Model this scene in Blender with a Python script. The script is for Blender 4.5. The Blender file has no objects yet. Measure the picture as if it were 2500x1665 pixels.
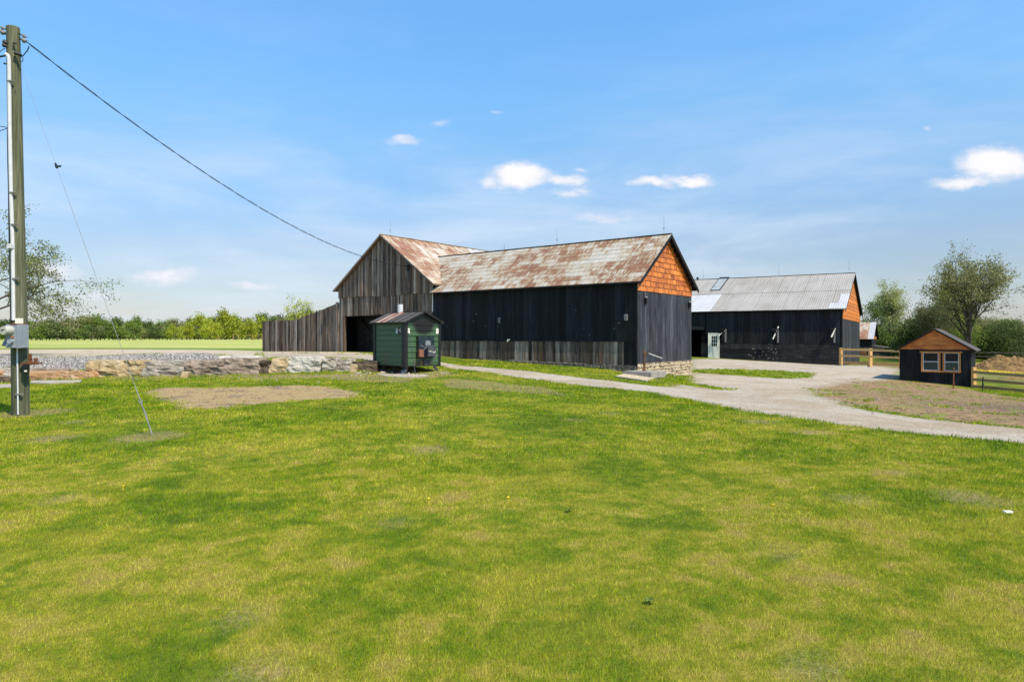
import bpy, math, random
import numpy as np
from mathutils import Vector, Matrix, noise as mnoise

sc = bpy.context.scene
COL = sc.collection
random.seed(7)
R = math.radians

# ------------------------------------------------------------------ camera
EYE = 1.7
F = 1650.0            # focal length in pixels of the 2500 px wide photograph
HY = 822.0            # row of the horizon
cam_d = bpy.data.cameras.new('camera')
cam = bpy.data.objects.new('camera', cam_d)
COL.objects.link(cam)
cam.location = (0, 0, EYE)
cam.rotation_euler = (R(90), 0, 0)
cam_d.sensor_width = 36
cam_d.lens = F / 2500 * 36
cam_d.shift_y = -(832.5 - HY) / 2500
cam_d.clip_end = 6000
cam_d.clip_start = 0.1
sc.camera = cam

# ------------------------------------------------------------------ light
SUN_AZ = math.atan2(0.70, -0.71)      # from +Y towards +X
SUN_EL = R(54)
sun_d = bpy.data.lights.new('sun', 'SUN')
sun_d.energy = 4.7
sun_d.angle = R(0.53)
sun_d.color = (1.0, 0.89, 0.71)
sun = bpy.data.objects.new('sun', sun_d)
COL.objects.link(sun)
sdir = Vector((math.sin(SUN_AZ) * math.cos(SUN_EL), math.cos(SUN_AZ) * math.cos(SUN_EL), math.sin(SUN_EL)))
sun.rotation_euler = sdir.to_track_quat('Z', 'Y').to_euler()
sun.location = (20, -20, 40)

sc.view_settings.view_transform = 'Standard'
sc.view_settings.look = 'None'
sc.view_settings.gamma = 1
sc.view_settings.use_curve_mapping = False
sc.view_settings.exposure = 0.38


class NT:
    """small node-tree writer"""
    def __init__(s, tree):
        s.t = tree
        s.nodes = tree.nodes
        s.links = tree.links

    def n(s, typ, ins=None, **props):
        nd = s.nodes.new(typ)
        for k, v in props.items():
            setattr(nd, k, v)
        if ins:
            for k, v in ins.items():
                s.set(nd.inputs[k], v)
        return nd

    def set(s, sock, v):
        if isinstance(v, bpy.types.NodeSocket):
            s.links.new(v, sock)
        elif isinstance(v, bpy.types.Node):
            s.links.new(v.outputs[0], sock)
        else:
            if isinstance(v, tuple) and len(v) == 3 and sock.type == 'RGBA':
                v = v + (1,)
            sock.default_value = v

    def math(s, op, a, b=0.0, c=None, clamp=False):
        m = s.n('ShaderNodeMath', operation=op, use_clamp=clamp)
        s.set(m.inputs[0], a)
        s.set(m.inputs[1], b)
        if c is not None:
            s.set(m.inputs[2], c)
        return m.outputs[0]

    def vmath(s, op, a, b=(0, 0, 0)):
        m = s.n('ShaderNodeVectorMath', operation=op)
        s.set(m.inputs[0], a)
        s.set(m.inputs[1], b)
        return m.outputs[0]

    def noise(s, vec, scale=1.0, detail=4, rough=0.55, dist=0.0, color=False):
        m = s.n('ShaderNodeTexNoise', {'Vector': vec, 'Scale': scale, 'Detail': detail, 'Roughness': rough, 'Distortion': dist})
        return m.outputs['Color' if color else 'Fac']

    def mapping(s, vec, scale=(1, 1, 1), loc=(0, 0, 0), rot=(0, 0, 0)):
        m = s.n('ShaderNodeMapping', {'Vector': vec, 'Scale': scale, 'Location': loc, 'Rotation': rot})
        return m.outputs[0]

    def step(s, v, a, b, lo=0.0, hi=1.0, smooth=True):
        m = s.n('ShaderNodeMapRange', {'Value': v, 'From Min': a, 'From Max': b, 'To Min': lo, 'To Max': hi},
                interpolation_type='SMOOTHSTEP' if smooth else 'LINEAR')
        return m.outputs[0]

    def mix(s, f, a, b, blend='MIX'):
        m = s.n('ShaderNodeMix', data_type='RGBA', blend_type=blend)
        s.set(m.inputs[0], f)
        s.set(m.inputs[6], a)
        s.set(m.inputs[7], b)
        return m.outputs[2]

    def ramp(s, f, stops):
        m = s.n('ShaderNodeValToRGB')
        el = m.color_ramp.elements
        while len(el) < len(stops):
            el.new(0.5)
        for e, (p, c) in zip(el, stops):
            e.position = p
            e.color = tuple(c) + (1,) if len(c) == 3 else c
        s.set(m.inputs[0], f)
        return m.outputs[0]

    def bump(s, h, strength=0.3, dist=0.01, normal=None):
        ins = {'Height': h, 'Strength': strength, 'Distance': dist}
        if normal is not None:
            ins['Normal'] = normal
        return s.n('ShaderNodeBump', ins).outputs[0]


# ------------------------------------------------------------------ world: sky with a few fair-weather clouds
world = bpy.data.worlds.new('World')
sc.world = world
world.use_nodes = True
W = NT(world.node_tree)
W.nodes.clear()
sky = W.n('ShaderNodeTexSky', sky_type='NISHITA', sun_disc=False, sun_elevation=SUN_EL, sun_rotation=SUN_AZ,
          altitude=100, air_density=1.15, dust_density=0.35, ozone_density=2.2)
tc = W.n('ShaderNodeTexCoord').outputs['Generated']
sep = W.n('ShaderNodeSeparateXYZ', {0: tc})
yy = W.math('MAXIMUM', sep.outputs[1], 0.05)
u = W.math('DIVIDE', sep.outputs[0], yy)
v = W.math('DIVIDE', sep.outputs[2], yy)
uvw = W.n('ShaderNodeCombineXYZ', {0: u, 1: v, 2: 0.0}).outputs[0]
wn = W.noise(W.mapping(uvw, scale=(1, 1.8, 1)), 9.0, 5, 0.6, color=True)
off = W.vmath('SCALE', W.vmath('SUBTRACT', wn, (0.5, 0.5, 0.5)))
off.node.inputs['Scale'].default_value = 0.055
uvd = W.vmath('ADD', uvw, off)
sd_ = W.n('ShaderNodeSeparateXYZ', {0: uvd})
ud, vd = sd_.outputs[0], sd_.outputs[1]
# (azimuth tangent, elevation tangent, half width, half height, weight) of the single clouds
CL = [(0.012, 0.234, .042, .020, 1.15), (0.072, 0.228, .045, .009, .75), (-0.030, 0.225, .02, .010, .7),
      (0.082, 0.208, .030, .0075, .62), (0.102, 0.214, .022, .009, .62), (0.205, 0.230, .036, .0085, .8), (0.258, 0.236, .036, .0095, .9), (0.715, 0.252, .055, .028, 1.2),
      (0.665, 0.226, .060, .010, .8), (-0.165, 0.295, .034, .009, .6), (-0.105, 0.315, .022, .010, .5),
      (-0.518, 0.088, .060, .014, .7), (-0.385, 0.080, .055, .010, .6), (-0.68, 0.095, .05, .018, .65), (-0.62, 0.062, .07, .010, .5), (-0.25, .10, .05, .006, .3),
      (0.80, 0.07, .05, .02, .55), (0.13, 0.182, .06, .012, .5), (0.165, 0.180, .03, .008, .4), (0.10, 0.242, .018, .007, .5), (.62, .31, .012, .008, .45), (-.03, .335, .02, .006, .4), (-0.43, 0.040, .05, .006, .45),
      (1.4, .25, .12, .05, .9), (-1.3, .3, .14, .05, .9)]
acc = None
for (cu, cv, a, b, w) in CL:
    du = W.math('DIVIDE', W.math('SUBTRACT', ud, cu), a)
    dv = W.math('DIVIDE', W.math('SUBTRACT', vd, cv), b)
    e = W.math('MULTIPLY', W.math('EXPONENT', W.math('MULTIPLY', W.math('ADD', W.math('MULTIPLY', du, du), W.math('MULTIPLY', dv, dv)), -1.0)), w)
    acc = e if acc is None else W.math('MAXIMUM', acc, e)
fl = W.noise(W.mapping(uvw, scale=(1, 2.2, 1)), 34.0, 6, 0.62)
dens = W.math('ADD', acc, W.math('MULTIPLY', W.math('SUBTRACT', fl, 0.5), 0.55))
cmask = W.step(dens, 0.14, 0.85)
cmask = W.math('MULTIPLY', cmask, W.step(acc, 0.03, 0.45))
# thin streaky veil low in the sky, everywhere round the horizon
dirs = W.n('ShaderNodeCombineXYZ', {0: sep.outputs[0], 1: sep.outputs[1], 2: W.math('MULTIPLY', sep.outputs[2], 4.5)}).outputs[0]
veil = W.noise(dirs, 2.4, 6, 0.6, 0.3)
veil = W.step(veil, 0.36, 0.78)
low = W.step(sep.outputs[2], 0.02, 0.42, 1.0, 0.10)
veil = W.math('MULTIPLY', W.math('MULTIPLY', veil, low), 0.9)
skyc = W.n('ShaderNodeHueSaturation', {'Hue': 0.495, 'Saturation': 1.0, 'Value': 1.0, 'Color': sky.outputs[0]}).outputs[0]
# the sky keeps a clear blue above and pales evenly towards the horizon
tint = W.ramp(sep.outputs[2], [(0.0, (.47, .48, .57)), (.13, (.68, .68, .78)), (.33, (.79, 1.12, 1.30)), (.46, (.82, 1.26, 1.56)), (1.0, (.82, 1.26, 1.56))])
skyc = W.mix(1.0, skyc, tint, 'MULTIPLY')
skyc = W.mix(W.math('MULTIPLY', veil, 1.0), skyc, (4.5, 5.15, 6.0))
skyc = W.mix(W.math('MULTIPLY', cmask, 0.95), skyc, W.mix(W.step(dens, .45, .95), (5.2, 5.25, 5.7), (6.05, 5.95, 6.1)))
bg = W.n('ShaderNodeBackground', {'Color': skyc, 'Strength': 0.13})
W.links.new(bg.outputs[0], W.n('ShaderNodeOutputWorld').inputs[0])


# ------------------------------------------------------------------ terrain
def P(px, py, Y):
    """a measured point: column and row in the photograph plus its distance"""
    return ((px - 1250) / F * Y, Y, EYE - (py - HY) / F * Y)

YW = 27.15            # line of the boulder wall


def step_h(x):
    x = np.asarray(x, float)
    return np.interp(x, [-40, -20.0, -16.9, -15.5, -10, -6, -4.6, -2.6], [.1, .18, .25, .55, .55, .42, .22, 0.0])


def smooth(t):
    t = np.clip(t, 0, 1)
    return t * t * (3 - 2 * t)


def step_f(x, y):
    s = smooth((np.asarray(y, float) - (YW - .25)) / .45)
    return step_h(x) * s * np.exp(-(np.maximum(0, np.asarray(y, float) - YW) / 9.0) ** 2)

CP = [(-20, 5, 0), (0, 2, 0), (20, 3, 0.02), (-8, 9, 0), (0, 10, 0.02), (-10.8, 14.9, 0), (-6.3, 11.8, 0), (2, 16, 0.02), (-24, 20, 0),
      P(2500, 1085, 10.6), P(2500, 1045, 13.2), P(2500, 980, 23), P(2378, 950, 34), P(2196, 929, 36.3), P(2371, 944, 34.3),
      P(1555, 915, 29), P(1686, 918, 33.6), P(1575, 925, 27), P(1600, 985, 17), P(1300, 935, 23.4), P(1000, 916, 25.4), P(985, 912, 27),
      P(1070, 905, 26.2), P(300, 922, 26.4), P(600, 915, 26.4), P(880, 906, 26.4), P(830, 930, 23.7), P(0, 948, 22.2),
      P(1900, 985, 17.5), P(2080, 960, 22), P(2250, 975, 22),
      P(1079, 872, 35), P(1218, 882, 33.6), P(1337, 892, 31.8), P(1486, 901, 29.84), P(870, 859, 41), P(643, 858, 46.2),
      P(2057, 893, 52), P(1743, 874, 56.8), P(2125, 895, 48.8), P(1900, 915, 37), P(1750, 905, 38),
      P(300, 831.5, 150), P(600, 830.5, 150), P(0, 836, 140), P(300, 852, 62), P(0, 853, 60), P(580, 853, 60), P(300, 880, 29), P(600, 871, 31), P(150, 904, 28.5),
      P(0, 895, 30), P(0, 862, 45), P(400, 860, 42), P(800, 874, 32), P(950, 878, 31), (-60, 70, .45), (-50, 30, .5),
      (-150, 260, .35), (0, 260, .2), (120, 260, -1.4), (60, 110, -1.2), P(2400, 906, 46), P(2300, 880, 75), (80, 40, -1.3), (40, 15, -.8),
      (60, 5, -1), (30, 70, -.7), (0, 70, .1), (-60, 5, 0.3), (150, 120, -1.5), (-200, 100, 1.2)]
CP = np.array(CP, float)
_x, _y, _z = CP[:, 0], CP[:, 1], CP[:, 2] - step_f(CP[:, 0], CP[:, 1])


def _K(r2):
    return np.where(r2 > 1e-9, 0.5 * r2 * np.log(np.maximum(r2, 1e-9)), 0)

_n = len(_x)
_A = np.zeros((_n + 3, _n + 3))
_A[:_n, :_n] = _K((_x[:, None] - _x) ** 2 + (_y[:, None] - _y) ** 2) + np.eye(_n) * 1.2
_A[:_n, _n] = 1
_A[:_n, _n + 1] = _x
_A[:_n, _n + 2] = _y
_A[_n:, :_n] = _A[:_n, _n:].T
_w = np.linalg.solve(_A, np.concatenate([_z, [0, 0, 0]]))


def T(x, y):
    """ground height"""
    x0 = np.atleast_1d(np.asarray(x, float))
    y0 = np.atleast_1d(np.asarray(y, float))
    x0, y0 = np.broadcast_arrays(x0, y0)
    xs = np.clip(x0, -200, 150).ravel()
    ys = np.clip(y0, 0, 265).ravel()
    out = np.empty(len(xs))
    for i in range(0, len(xs), 20000):
        a, b = xs[i:i + 20000], ys[i:i + 20000]
        k = _K((a[:, None] - _x) ** 2 + (b[:, None] - _y) ** 2)
        out[i:i + 20000] = k @ _w[:_n] + _w[_n] + _w[_n + 1] * a + _w[_n + 2] * b
    out = out.reshape(x0.shape) + step_f(x0, y0)
    out = out + 0.025 * np.sin(x0 * .9 + 1.3 * np.sin(y0 * .35)) * np.sin(y0 * .7 + .8) * np.clip((y0 - 4) / 10, 0, 1) * np.exp(-y0 / 60)
    return out


def Tz(x, y):
    return float(T(x, y)[0])


def gp(px, py):
    """where the line of sight through a measured pixel meets the ground"""
    ys = np.geomspace(2.2, 330, 900)
    xs = (px - 1250) / F * ys
    zr = EYE - (py - HY) / F * ys
    d = zr - T(xs, ys)
    i = np.argmax(d < 0)
    if d[i] >= 0:
        i = len(ys) - 1
    if i == 0:
        return float(xs[0]), float(ys[0])
    t = d[i - 1] / (d[i - 1] - d[i])
    yv = ys[i - 1] + (ys[i] - ys[i - 1]) * t
    return float((px - 1250) / F * yv), float(yv)


def poly_px(pts):
    return np.array([gp(*p) for p in pts])


def sdist(poly, X, Y):
    """signed distance to a polygon, positive inside"""
    n = len(poly)
    d = np.full(X.shape, 1e9)
    inside = np.zeros(X.shape, bool)
    for i in range(n):
        ax, ay = poly[i]
        bx, by = poly[(i + 1) % n]
        ex, ey = bx - ax, by - ay
        wx, wy = X - ax, Y - ay
        t = np.clip((wx * ex + wy * ey) / (ex * ex + ey * ey + 1e-12), 0, 1)
        d = np.minimum(d, (wx - ex * t) ** 2 + (wy - ey * t) ** 2)
        c = ((ay > Y) != (by > Y)) & (X < (bx - ax) * (Y - ay) / (by - ay + 1e-12) + ax)
        inside ^= c
    return np.where(inside, 1, -1) * np.sqrt(d)

# driveway and barnyard of pale crushed stone
drive_poly = np.vstack([poly_px([(640, 862), (830, 864), (1000, 872), (1077, 884), (1218, 900), (1337, 912), (1486, 929), (1570, 940), (1640, 946), (1700, 952),
                                 (1790, 962), (2000, 975), (2110, 1001), (2229, 1019), (2360, 1033), (2499, 1046)]),
                        np.array([(12.5, 13.1), (17, 12.2), (26, 11.0), (26, 6.6), (17, 8.2), (12.5, 9.6)]),
                        poly_px([(2499, 1083), (2300, 1063), (2123, 1046), (1960, 1024), (1805, 1001), (1700, 981), (1592, 959), (1500, 948), (1397, 939), (1337, 931), (1218, 914), (1120, 903), (1079, 893),
                                 (1000, 886), (905, 884), (800, 872), (700, 873), (640, 876)])])
yard_poly = np.vstack([poly_px([(1640, 946), (1690, 930), (1686, 878), (1760, 876), (1900, 884), (2050, 892), (2130, 893), (2190, 900), (2200, 924), (2120, 930), (2045, 937), (1985, 948), (1990, 964), (2050, 984), (2110, 1001), (1900, 990), (1750, 975)])])
island_polys = [poly_px([(1690, 904), (1760, 901), (1880, 905), (1985, 911), (1978, 922), (1900, 924), (1800, 917), (1690, 909)]),
                poly_px([(1655, 930), (1700, 938), (1790, 951), (1760, 953), (1700, 944), (1650, 936)])]
grey_poly = poly_px([(-120, 868), (100, 872), (250, 868), (400, 864), (540, 868), (620, 872), (560, 884), (380, 890), (230, 898), (215, 907), (70, 902), (-120, 903)])
tan_poly = poly_px([(-250, 852.5), (0, 853), (300, 853), (500, 854), (640, 857), (830, 859.5), (905, 861), (905, 868), (830, 870), (640, 874), (560, 870), (350, 862), (250, 867), (100, 872), (-250, 870)])
patch_poly = poly_px([(352, 958), (400, 946), (500, 947), (620, 944), (740, 940), (800, 943), (850, 952), (905, 968), (850, 972), (760, 976), (640, 985), (520, 1000), (440, 998), (425, 985), (370, 967)])
mud_poly = np.vstack([poly_px([(1960, 948), (2030, 932), (2110, 926), (2200, 926), (2290, 938), (2372, 952), (2500, 972)]), np.array([(26, 26), (34, 20), (28, 13), (17, 12.9)]),
                      poly_px([(2499, 1043), (2360, 1031), (2229, 1016), (2110, 998), (2000, 972)])])
field_poly = np.vstack([poly_px([(-250, 851), (300, 851.5), (640, 855.5), (655, 857)]), np.array([(-14, 52), (0, 56), (0, 330), (-400, 330), (-400, 60)])])
bare_polys = [poly_px([(560, 917), (650, 912), (760, 915), (905, 912), (1010, 925), (1000, 935), (900, 932), (780, 922), (620, 926)]),
              poly_px([(1080, 925), (1180, 930), (1330, 945), (1395, 968), (1330, 962), (1220, 955), (1090, 945)]),
              poly_px([(215, 925), (300, 920), (420, 915), (540, 914), (620, 921), (480, 922), (330, 927)]),
              poly_px([(890, 905), (1000, 898), (1085, 903), (1110, 915), (1040, 925), (930, 925)])]
paddock_poly = np.array([(27, 33), (60, 28), (90, 60), (60, 66), (33, 62), (23.5, 50.5), (24, 48), (27.5, 44)])

# small bare or scorched spots in the lawn
SPOTS = [(1047, 1097, .30), (1857, 1030, .30), (1980, 1056, .3), (1405, 1025, .2), (1490, 1010, .2), (2080, 1217, .16), (130, 1070, .35), (180, 1030, .22),
         (1995, 1640, .12), (2196, 1155, .14), (960, 1275, .12), (80, 1008, .75), (365, 1066, .55), (620, 1650, .14), (2370, 1215, .3), (145, 1217, .15), (1910, 1345, .12),
         (600, 1505, .12)]

# grid, finer near the place
def axis(lo, hi, d, far_lo, far_hi):
    core = list(np.arange(lo, hi + 1e-6, d))
    a, s = [], d
    x = lo
    while x > far_lo:
        s *= 1.22
        x -= s
        a.append(x)
    b, s = [], d
    x = core[-1]
    while x < far_hi:
        s *= 1.22
        x += s
        b.append(x)
    return np.array(a[::-1] + core + b)

gx = axis(-34, 34, .22, -2500, 2500)
gy = axis(1.0, 58, .22, -60, 3500)
GX, GY = np.meshgrid(gx, gy)
GZ = T(GX, GY)
AT = {}
AT['drive'] = sdist(drive_poly, GX, GY)
AT['yard'] = np.maximum(sdist(yard_poly, GX, GY), -3)
isl = np.full(GX.shape, -9.0)
for p_ in island_polys:
    isl = np.maximum(isl, sdist(p_, GX, GY))
AT['island'] = isl
AT['grey'] = sdist(grey_poly, GX, GY)
AT['tan'] = sdist(tan_poly, GX, GY)
AT['patch'] = sdist(patch_poly, GX, GY)
AT['mud'] = sdist(mud_poly, GX, GY)
AT['field'] = sdist(field_poly, GX, GY)
AT['paddock'] = sdist(paddock_poly, GX, GY)
bp = np.full(GX.shape, -9.0)
for p_ in bare_polys:
    bp = np.maximum(bp, sdist(p_, GX, GY))
for (sx, sy, sr) in SPOTS:
    qx, qy = gp(sx, sy)
    bp = np.maximum(bp, sr - np.hypot(GX - qx, (GY - qy) * .8))
AT['bare'] = bp
for k in AT:
    AT[k] = np.clip(AT[k], -9, 9)


def lerp_grid(arr, x, y):
    i = np.clip(np.searchsorted(gx, x) - 1, 0, len(gx) - 2)
    j = np.clip(np.searchsorted(gy, y) - 1, 0, len(gy) - 2)
    tx = (x - gx[i]) / (gx[i + 1] - gx[i])
    ty = (y - gy[j]) / (gy[j + 1] - gy[j])
    return (arr[j, i] * (1 - tx) + arr[j, i + 1] * tx) * (1 - ty) + (arr[j + 1, i] * (1 - tx) + arr[j + 1, i + 1] * tx) * ty


def tag(o, label=None, cat=None, group=None, kind=None):
    if label:
        o['label'] = label
    if cat:
        o['category'] = cat
    if group:
        o['group'] = group
    if kind:
        o['kind'] = kind
    return o


def principled(name, rough=0.8, spec=0.3):
    m = bpy.data.materials.new(name)
    m.use_nodes = True
    nt = NT(m.node_tree)
    b = nt.nodes['Principled BSDF']
    b.inputs['Roughness'].default_value = rough
    b.inputs['Specular IOR Level'].default_value = spec
    return m, nt, b

# ---- colour of the lawn, shared by the soil sheet and the blades
LG = bpy.data.node_groups.new('lawn_colour', 'ShaderNodeTree')
LG.interface.new_socket('Color', in_out='OUTPUT', socket_type='NodeSocketColor')
g = NT(LG)
pos = g.n('ShaderNodeNewGeometry').outputs['Position']
big = g.noise(g.mapping(pos, scale=(1, .8, 0.2), loc=(3.1, 7.7, 0)), .42, 3, .5, .5)
mid = g.noise(g.mapping(pos, loc=(13, 4, 0), scale=(1, 1, .2)), 1.15, 5, .62, .7)
fine = g.noise(pos, 7.0, 4, .6)
vfine = g.noise(pos, 45.0, 3, .6)
mid2 = g.noise(g.mapping(pos, loc=(3, 41, 0), scale=(1, 1, .2)), 2.9, 4, .6, .5)
val = g.math('ADD', g.math('ADD', g.math('MULTIPLY', big, .27), g.math('MULTIPLY', mid, .37)), g.math('MULTIPLY', mid2, .36))
val = g.math('ADD', g.math('MULTIPLY', g.math('SUBTRACT', val, .5), 1.25), .505)
val = g.math('ADD', val, g.math('MULTIPLY', g.math('SUBTRACT', fine, .5), .30))
val = g.math('ADD', val, g.math('MULTIPLY', g.math('SUBTRACT', vfine, .5), .20))
# the near lawn is drier than the strip along the drive
ysep = g.n('ShaderNodeSeparateXYZ', {0: pos}).outputs[1]
dry = g.step(ysep, 4, 17, .042, -.030)
val = g.math('ADD', val, dry)
colr = g.ramp(val, [(.28, (.060, .135, .003)), (.40, (.120, .215, .004)), (.48, (.205, .290, .007)), (.55, (.335, .355, .018)), (.62, (.49, .43, .060)), (.69, (.48, .365, .10))])
# yellow scorch in low-frequency shapes
yel = g.step(g.noise(g.mapping(pos, loc=(31, 9, 0), scale=(1, 1, .2)), .75, 4, .55, .4), .50, .68)
colr = g.mix(g.math('MULTIPLY', yel, .48), colr, (.50, .44, .045))
gout = g.n('NodeGroupOutput')
g.links.new(colr, gout.inputs[0])

# ---- the ground material: one shader, areas told apart by distances stored on the mesh
gm, G, gb = principled('ground', .95, .1)
geo = G.n('ShaderNodeNewGeometry').outputs['Position']
n1 = G.noise(geo, 1.1, 5, .6)
n2 = G.noise(geo, 5.0, 5, .65)
n3 = G.noise(geo, 24.0, 4, .6)
n4 = G.noise(geo, 90.0, 3, .6)
n1c, n2c, n3c = [G.math('SUBTRACT', q, .5) for q in (n1, n2, n3)]


def area(name, w=.08, a1=.9, a2=.5, bias=0):
    at = G.n('ShaderNodeAttribute', attribute_name=name).outputs['Fac']
    s = G.math('ADD', at, G.math('ADD', G.math('MULTIPLY', n1c, a1), G.math('MULTIPLY', n2c, a2)))
    s = G.math('ADD', s, G.math('MULTIPLY', n3c, .12 + bias * 0))
    return G.step(s, -w + bias, w + bias)

lawn = G.n('ShaderNodeGroup', node_tree=LG).outputs[0]
lawn = G.mix(.55, lawn, G.mix(n3, (.025, .035, .008), (.11, .10, .03)))
fieldc = G.ramp(G.noise(G.mapping(geo, scale=(.3, 1.2, 1)), .12, 4, .6), [(.3, (.25, .30, .06)), (.5, (.37, .39, .11)), (.7, (.46, .45, .15))])
ysp = G.n('ShaderNodeSeparateXYZ', {0: geo}).outputs[1]
fieldc = G.mix(G.step(G.math('ADD', ysp, G.math('MULTIPLY', n1c, 8)), 66, 78), G.mix(n2, (.10, .17, .02), (.17, .24, .04)), fieldc)
c = G.mix(area('field', .5), lawn, fieldc)
padc = G.mix(G.step(n1, .42, .6), G.mix(n2, (.09, .13, .02), (.16, .20, .035)), G.mix(n2, (.18, .12, .06), (.36, .26, .14)))
c = G.mix(area('paddock', .4), c, padc)
# pale crushed limestone
tracks = G.noise(G.mapping(G.mapping(geo, rot=(0, 0, R(56))), scale=(.16, 2.6, 1)), 1.3, 5, .62, .2)
stonec = G.ramp(G.n('ShaderNodeTexVoronoi', {'Vector': geo, 'Scale': 22.0}).outputs['Color'], [(.0, (.27, .22, .165)), (.45, (.455, .38, .295)), (1, (.61, .535, .44))])
stonec = G.mix(.5, stonec, G.ramp(n4, [(.3, (.28, .24, .19)), (.7, (.60, .535, .45))]))
stonec = G.mix(G.math('MULTIPLY', G.step(tracks, .47, .66), .38), stonec, (.25, .215, .17))
stonec = G.mix(G.math('MULTIPLY', G.step(n2, .52, .66), .45), stonec, (.37, .29, .18))
stonec = G.mix(G.math('MULTIPLY', G.step(G.noise(geo, .35, 6, .68, .5), .44, .58), .65), stonec, G.mix(n3, (.24, .17, .10), (.44, .35, .23)))
stonec = G.mix(G.math('MULTIPLY', G.step(n1, .50, .66), .40), stonec, (.33, .285, .22))
tanc = G.mix(n2, (.36, .28, .18), (.60, .52, .42))
tanc = G.mix(G.math('MULTIPLY', G.step(n1, .5, .62), .5), tanc, (.25, .24, .10))
greyc = G.ramp(G.n('ShaderNodeTexVoronoi', {'Vector': geo, 'Scale': 8.0}).outputs['Color'], [(0, (.06, .056, .052)), (.35, (.18, .168, .155)), (.7, (.34, .32, .29)), (1, (.56, .53, .49))])
greyc = G.mix(G.math('MULTIPLY', G.step(n1, .52, .66), .5), greyc, (.30, .26, .18))
mudc = G.ramp(G.math('ADD', G.math('MULTIPLY', n2, .6), G.math('MULTIPLY', n3, .4)), [(.32, (.065, .045, .03)), (.45, (.19, .13, .075)), (.58, (.38, .25, .125)), (.7, (.50, .365, .20))])
xsp = G.n('ShaderNodeSeparateXYZ', {0: geo}).outputs[0]
dkm = G.math('MULTIPLY', G.step(G.math('ADD', xsp, G.math('MULTIPLY', n1c, 9)), 10.5, 14), G.step(G.math('ADD', ysp, G.math('MULTIPLY', n1c, 8)), 23, 18))
mudc = G.mix(G.math('MULTIPLY', dkm, .75), mudc, G.mix(n3, (.045, .032, .025), (.22, .165, .125)))
mudc = G.mix(G.step(G.math('ADD', n1, G.math('MULTIPLY', n2c, .5)), .57, .63), mudc, G.mix(n3, (.10, .17, .015), (.26, .30, .06)))
sandc = G.ramp(G.math('ADD', G.math('MULTIPLY', n2, .5), G.math('MULTIPLY', n4, .5)), [(.34, (.16, .11, .06)), (.45, (.33, .235, .11)), (.6, (.44, .325, .155))])
sandc = G.mix(G.step(G.math('ADD', n1, G.math('MULTIPLY', n2c, .4)), .56, .63), sandc, (.22, .16, .12))
barec = G.ramp(n3, [(.3, (.12, .09, .04)), (.5, (.27, .20, .10)), (.7, (.42, .34, .17))])
c = G.mix(area('mud', .25, 1.6, .9), c, mudc)
c = G.mix(G.math('MULTIPLY', area('bare', .16, .16, .34), .7), c, barec)
c = G.mix(area('patch', .22, .9, .8), c, sandc)
c = G.mix(area('tan', .2, .8, .4), c, tanc)
c = G.mix(area('yard', .55, 2.2, 1.4), c, stonec)
c = G.mix(area('drive', .14, .75, .55), c, stonec)
c = G.mix(area('grey', .2, 1.0, .5), c, greyc)
c = G.mix(area('island', .15, .7, .7), c, G.mix(n3, (.10, .17, .015), (.27, .30, .06)))
G.links.new(c, gb.inputs['Base Color'])
hgt = G.math('ADD', G.math('MULTIPLY', n4, .6), G.math('MULTIPLY', n3, 1.4))
G.links.new(G.bump(hgt, .8, .03), gb.inputs['Normal'])


def make_mesh(name, verts, faces, mat, smooth_=False):
    me = bpy.data.meshes.new(name)
    me.from_pydata([tuple(v) for v in verts], [], faces)
    if mat:
        me.materials.append(mat)
    if smooth_:
        me.polygons.foreach_set('use_smooth', [True] * len(me.polygons))
    me.update()
    return me


def fast_mesh(name, V, Fq, mat, smooth_=False):
    """numpy verts (n,3), faces (m,k)"""
    me = bpy.data.meshes.new(name)
    k = Fq.shape[1]
    me.vertices.add(len(V))
    me.vertices.foreach_set('co', np.ascontiguousarray(V, dtype=np.float32).ravel())
    me.loops.add(Fq.size)
    me.loops.foreach_set('vertex_index', np.ascontiguousarray(Fq, dtype=np.int32).ravel())
    me.polygons.add(len(Fq))
    me.polygons.foreach_set('loop_start', np.arange(0, Fq.size, k, dtype=np.int32))
    me.polygons.foreach_set('loop_total', np.full(len(Fq), k, dtype=np.int32))
    if smooth_:
        me.polygons.foreach_set('use_smooth', np.ones(len(Fq), dtype=bool))
    if mat:
        me.materials.append(mat)
    me.update()
    me.validate()
    return me


def link(name, me, parent=None, loc=None):
    o = bpy.data.objects.new(name, me)
    COL.objects.link(o)
    if parent is not None:
        o.parent = parent
    if loc is not None:
        o.location = loc
    return o

# split the terrain sheet into its named areas
ny, nx = GX.shape
idx = np.arange(nx * ny).reshape(ny, nx)
Q = np.stack([idx[:-1, :-1], idx[:-1, 1:], idx[1:, 1:], idx[1:, :-1]], -1).reshape(-1, 4)


def fc(a):
    a = a.ravel()
    return a[Q].mean(1)
cls = np.zeros(len(Q), int)
names = ['lawn', 'field', 'paddock', 'bare_ground', 'sand_patch', 'dirt_track', 'barnyard', 'driveway', 'gravel_terrace', 'grass_strip']
for i, k in enumerate(['', 'field', 'paddock', 'mud', 'patch', 'tan', 'yard', 'drive', 'grey', 'island']):
    if k:
        cls[fc(AT[k]) > 0] = i
VV = np.stack([GX.ravel(), GY.ravel(), GZ.ravel()], -1)
for i, nm in enumerate(names):
    q = Q[cls == i]
    if not len(q):
        continue
    uq, inv = np.unique(q, return_inverse=True)
    me = fast_mesh(nm, VV[uq], inv.reshape(-1, 4), gm, True)
    for k, a in AT.items():
        at = me.attributes.new(k, 'FLOAT', 'POINT')
        at.data.foreach_set('value', a.ravel()[uq].astype(np.float32))
    tag(link(nm, me), kind='structure')

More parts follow.
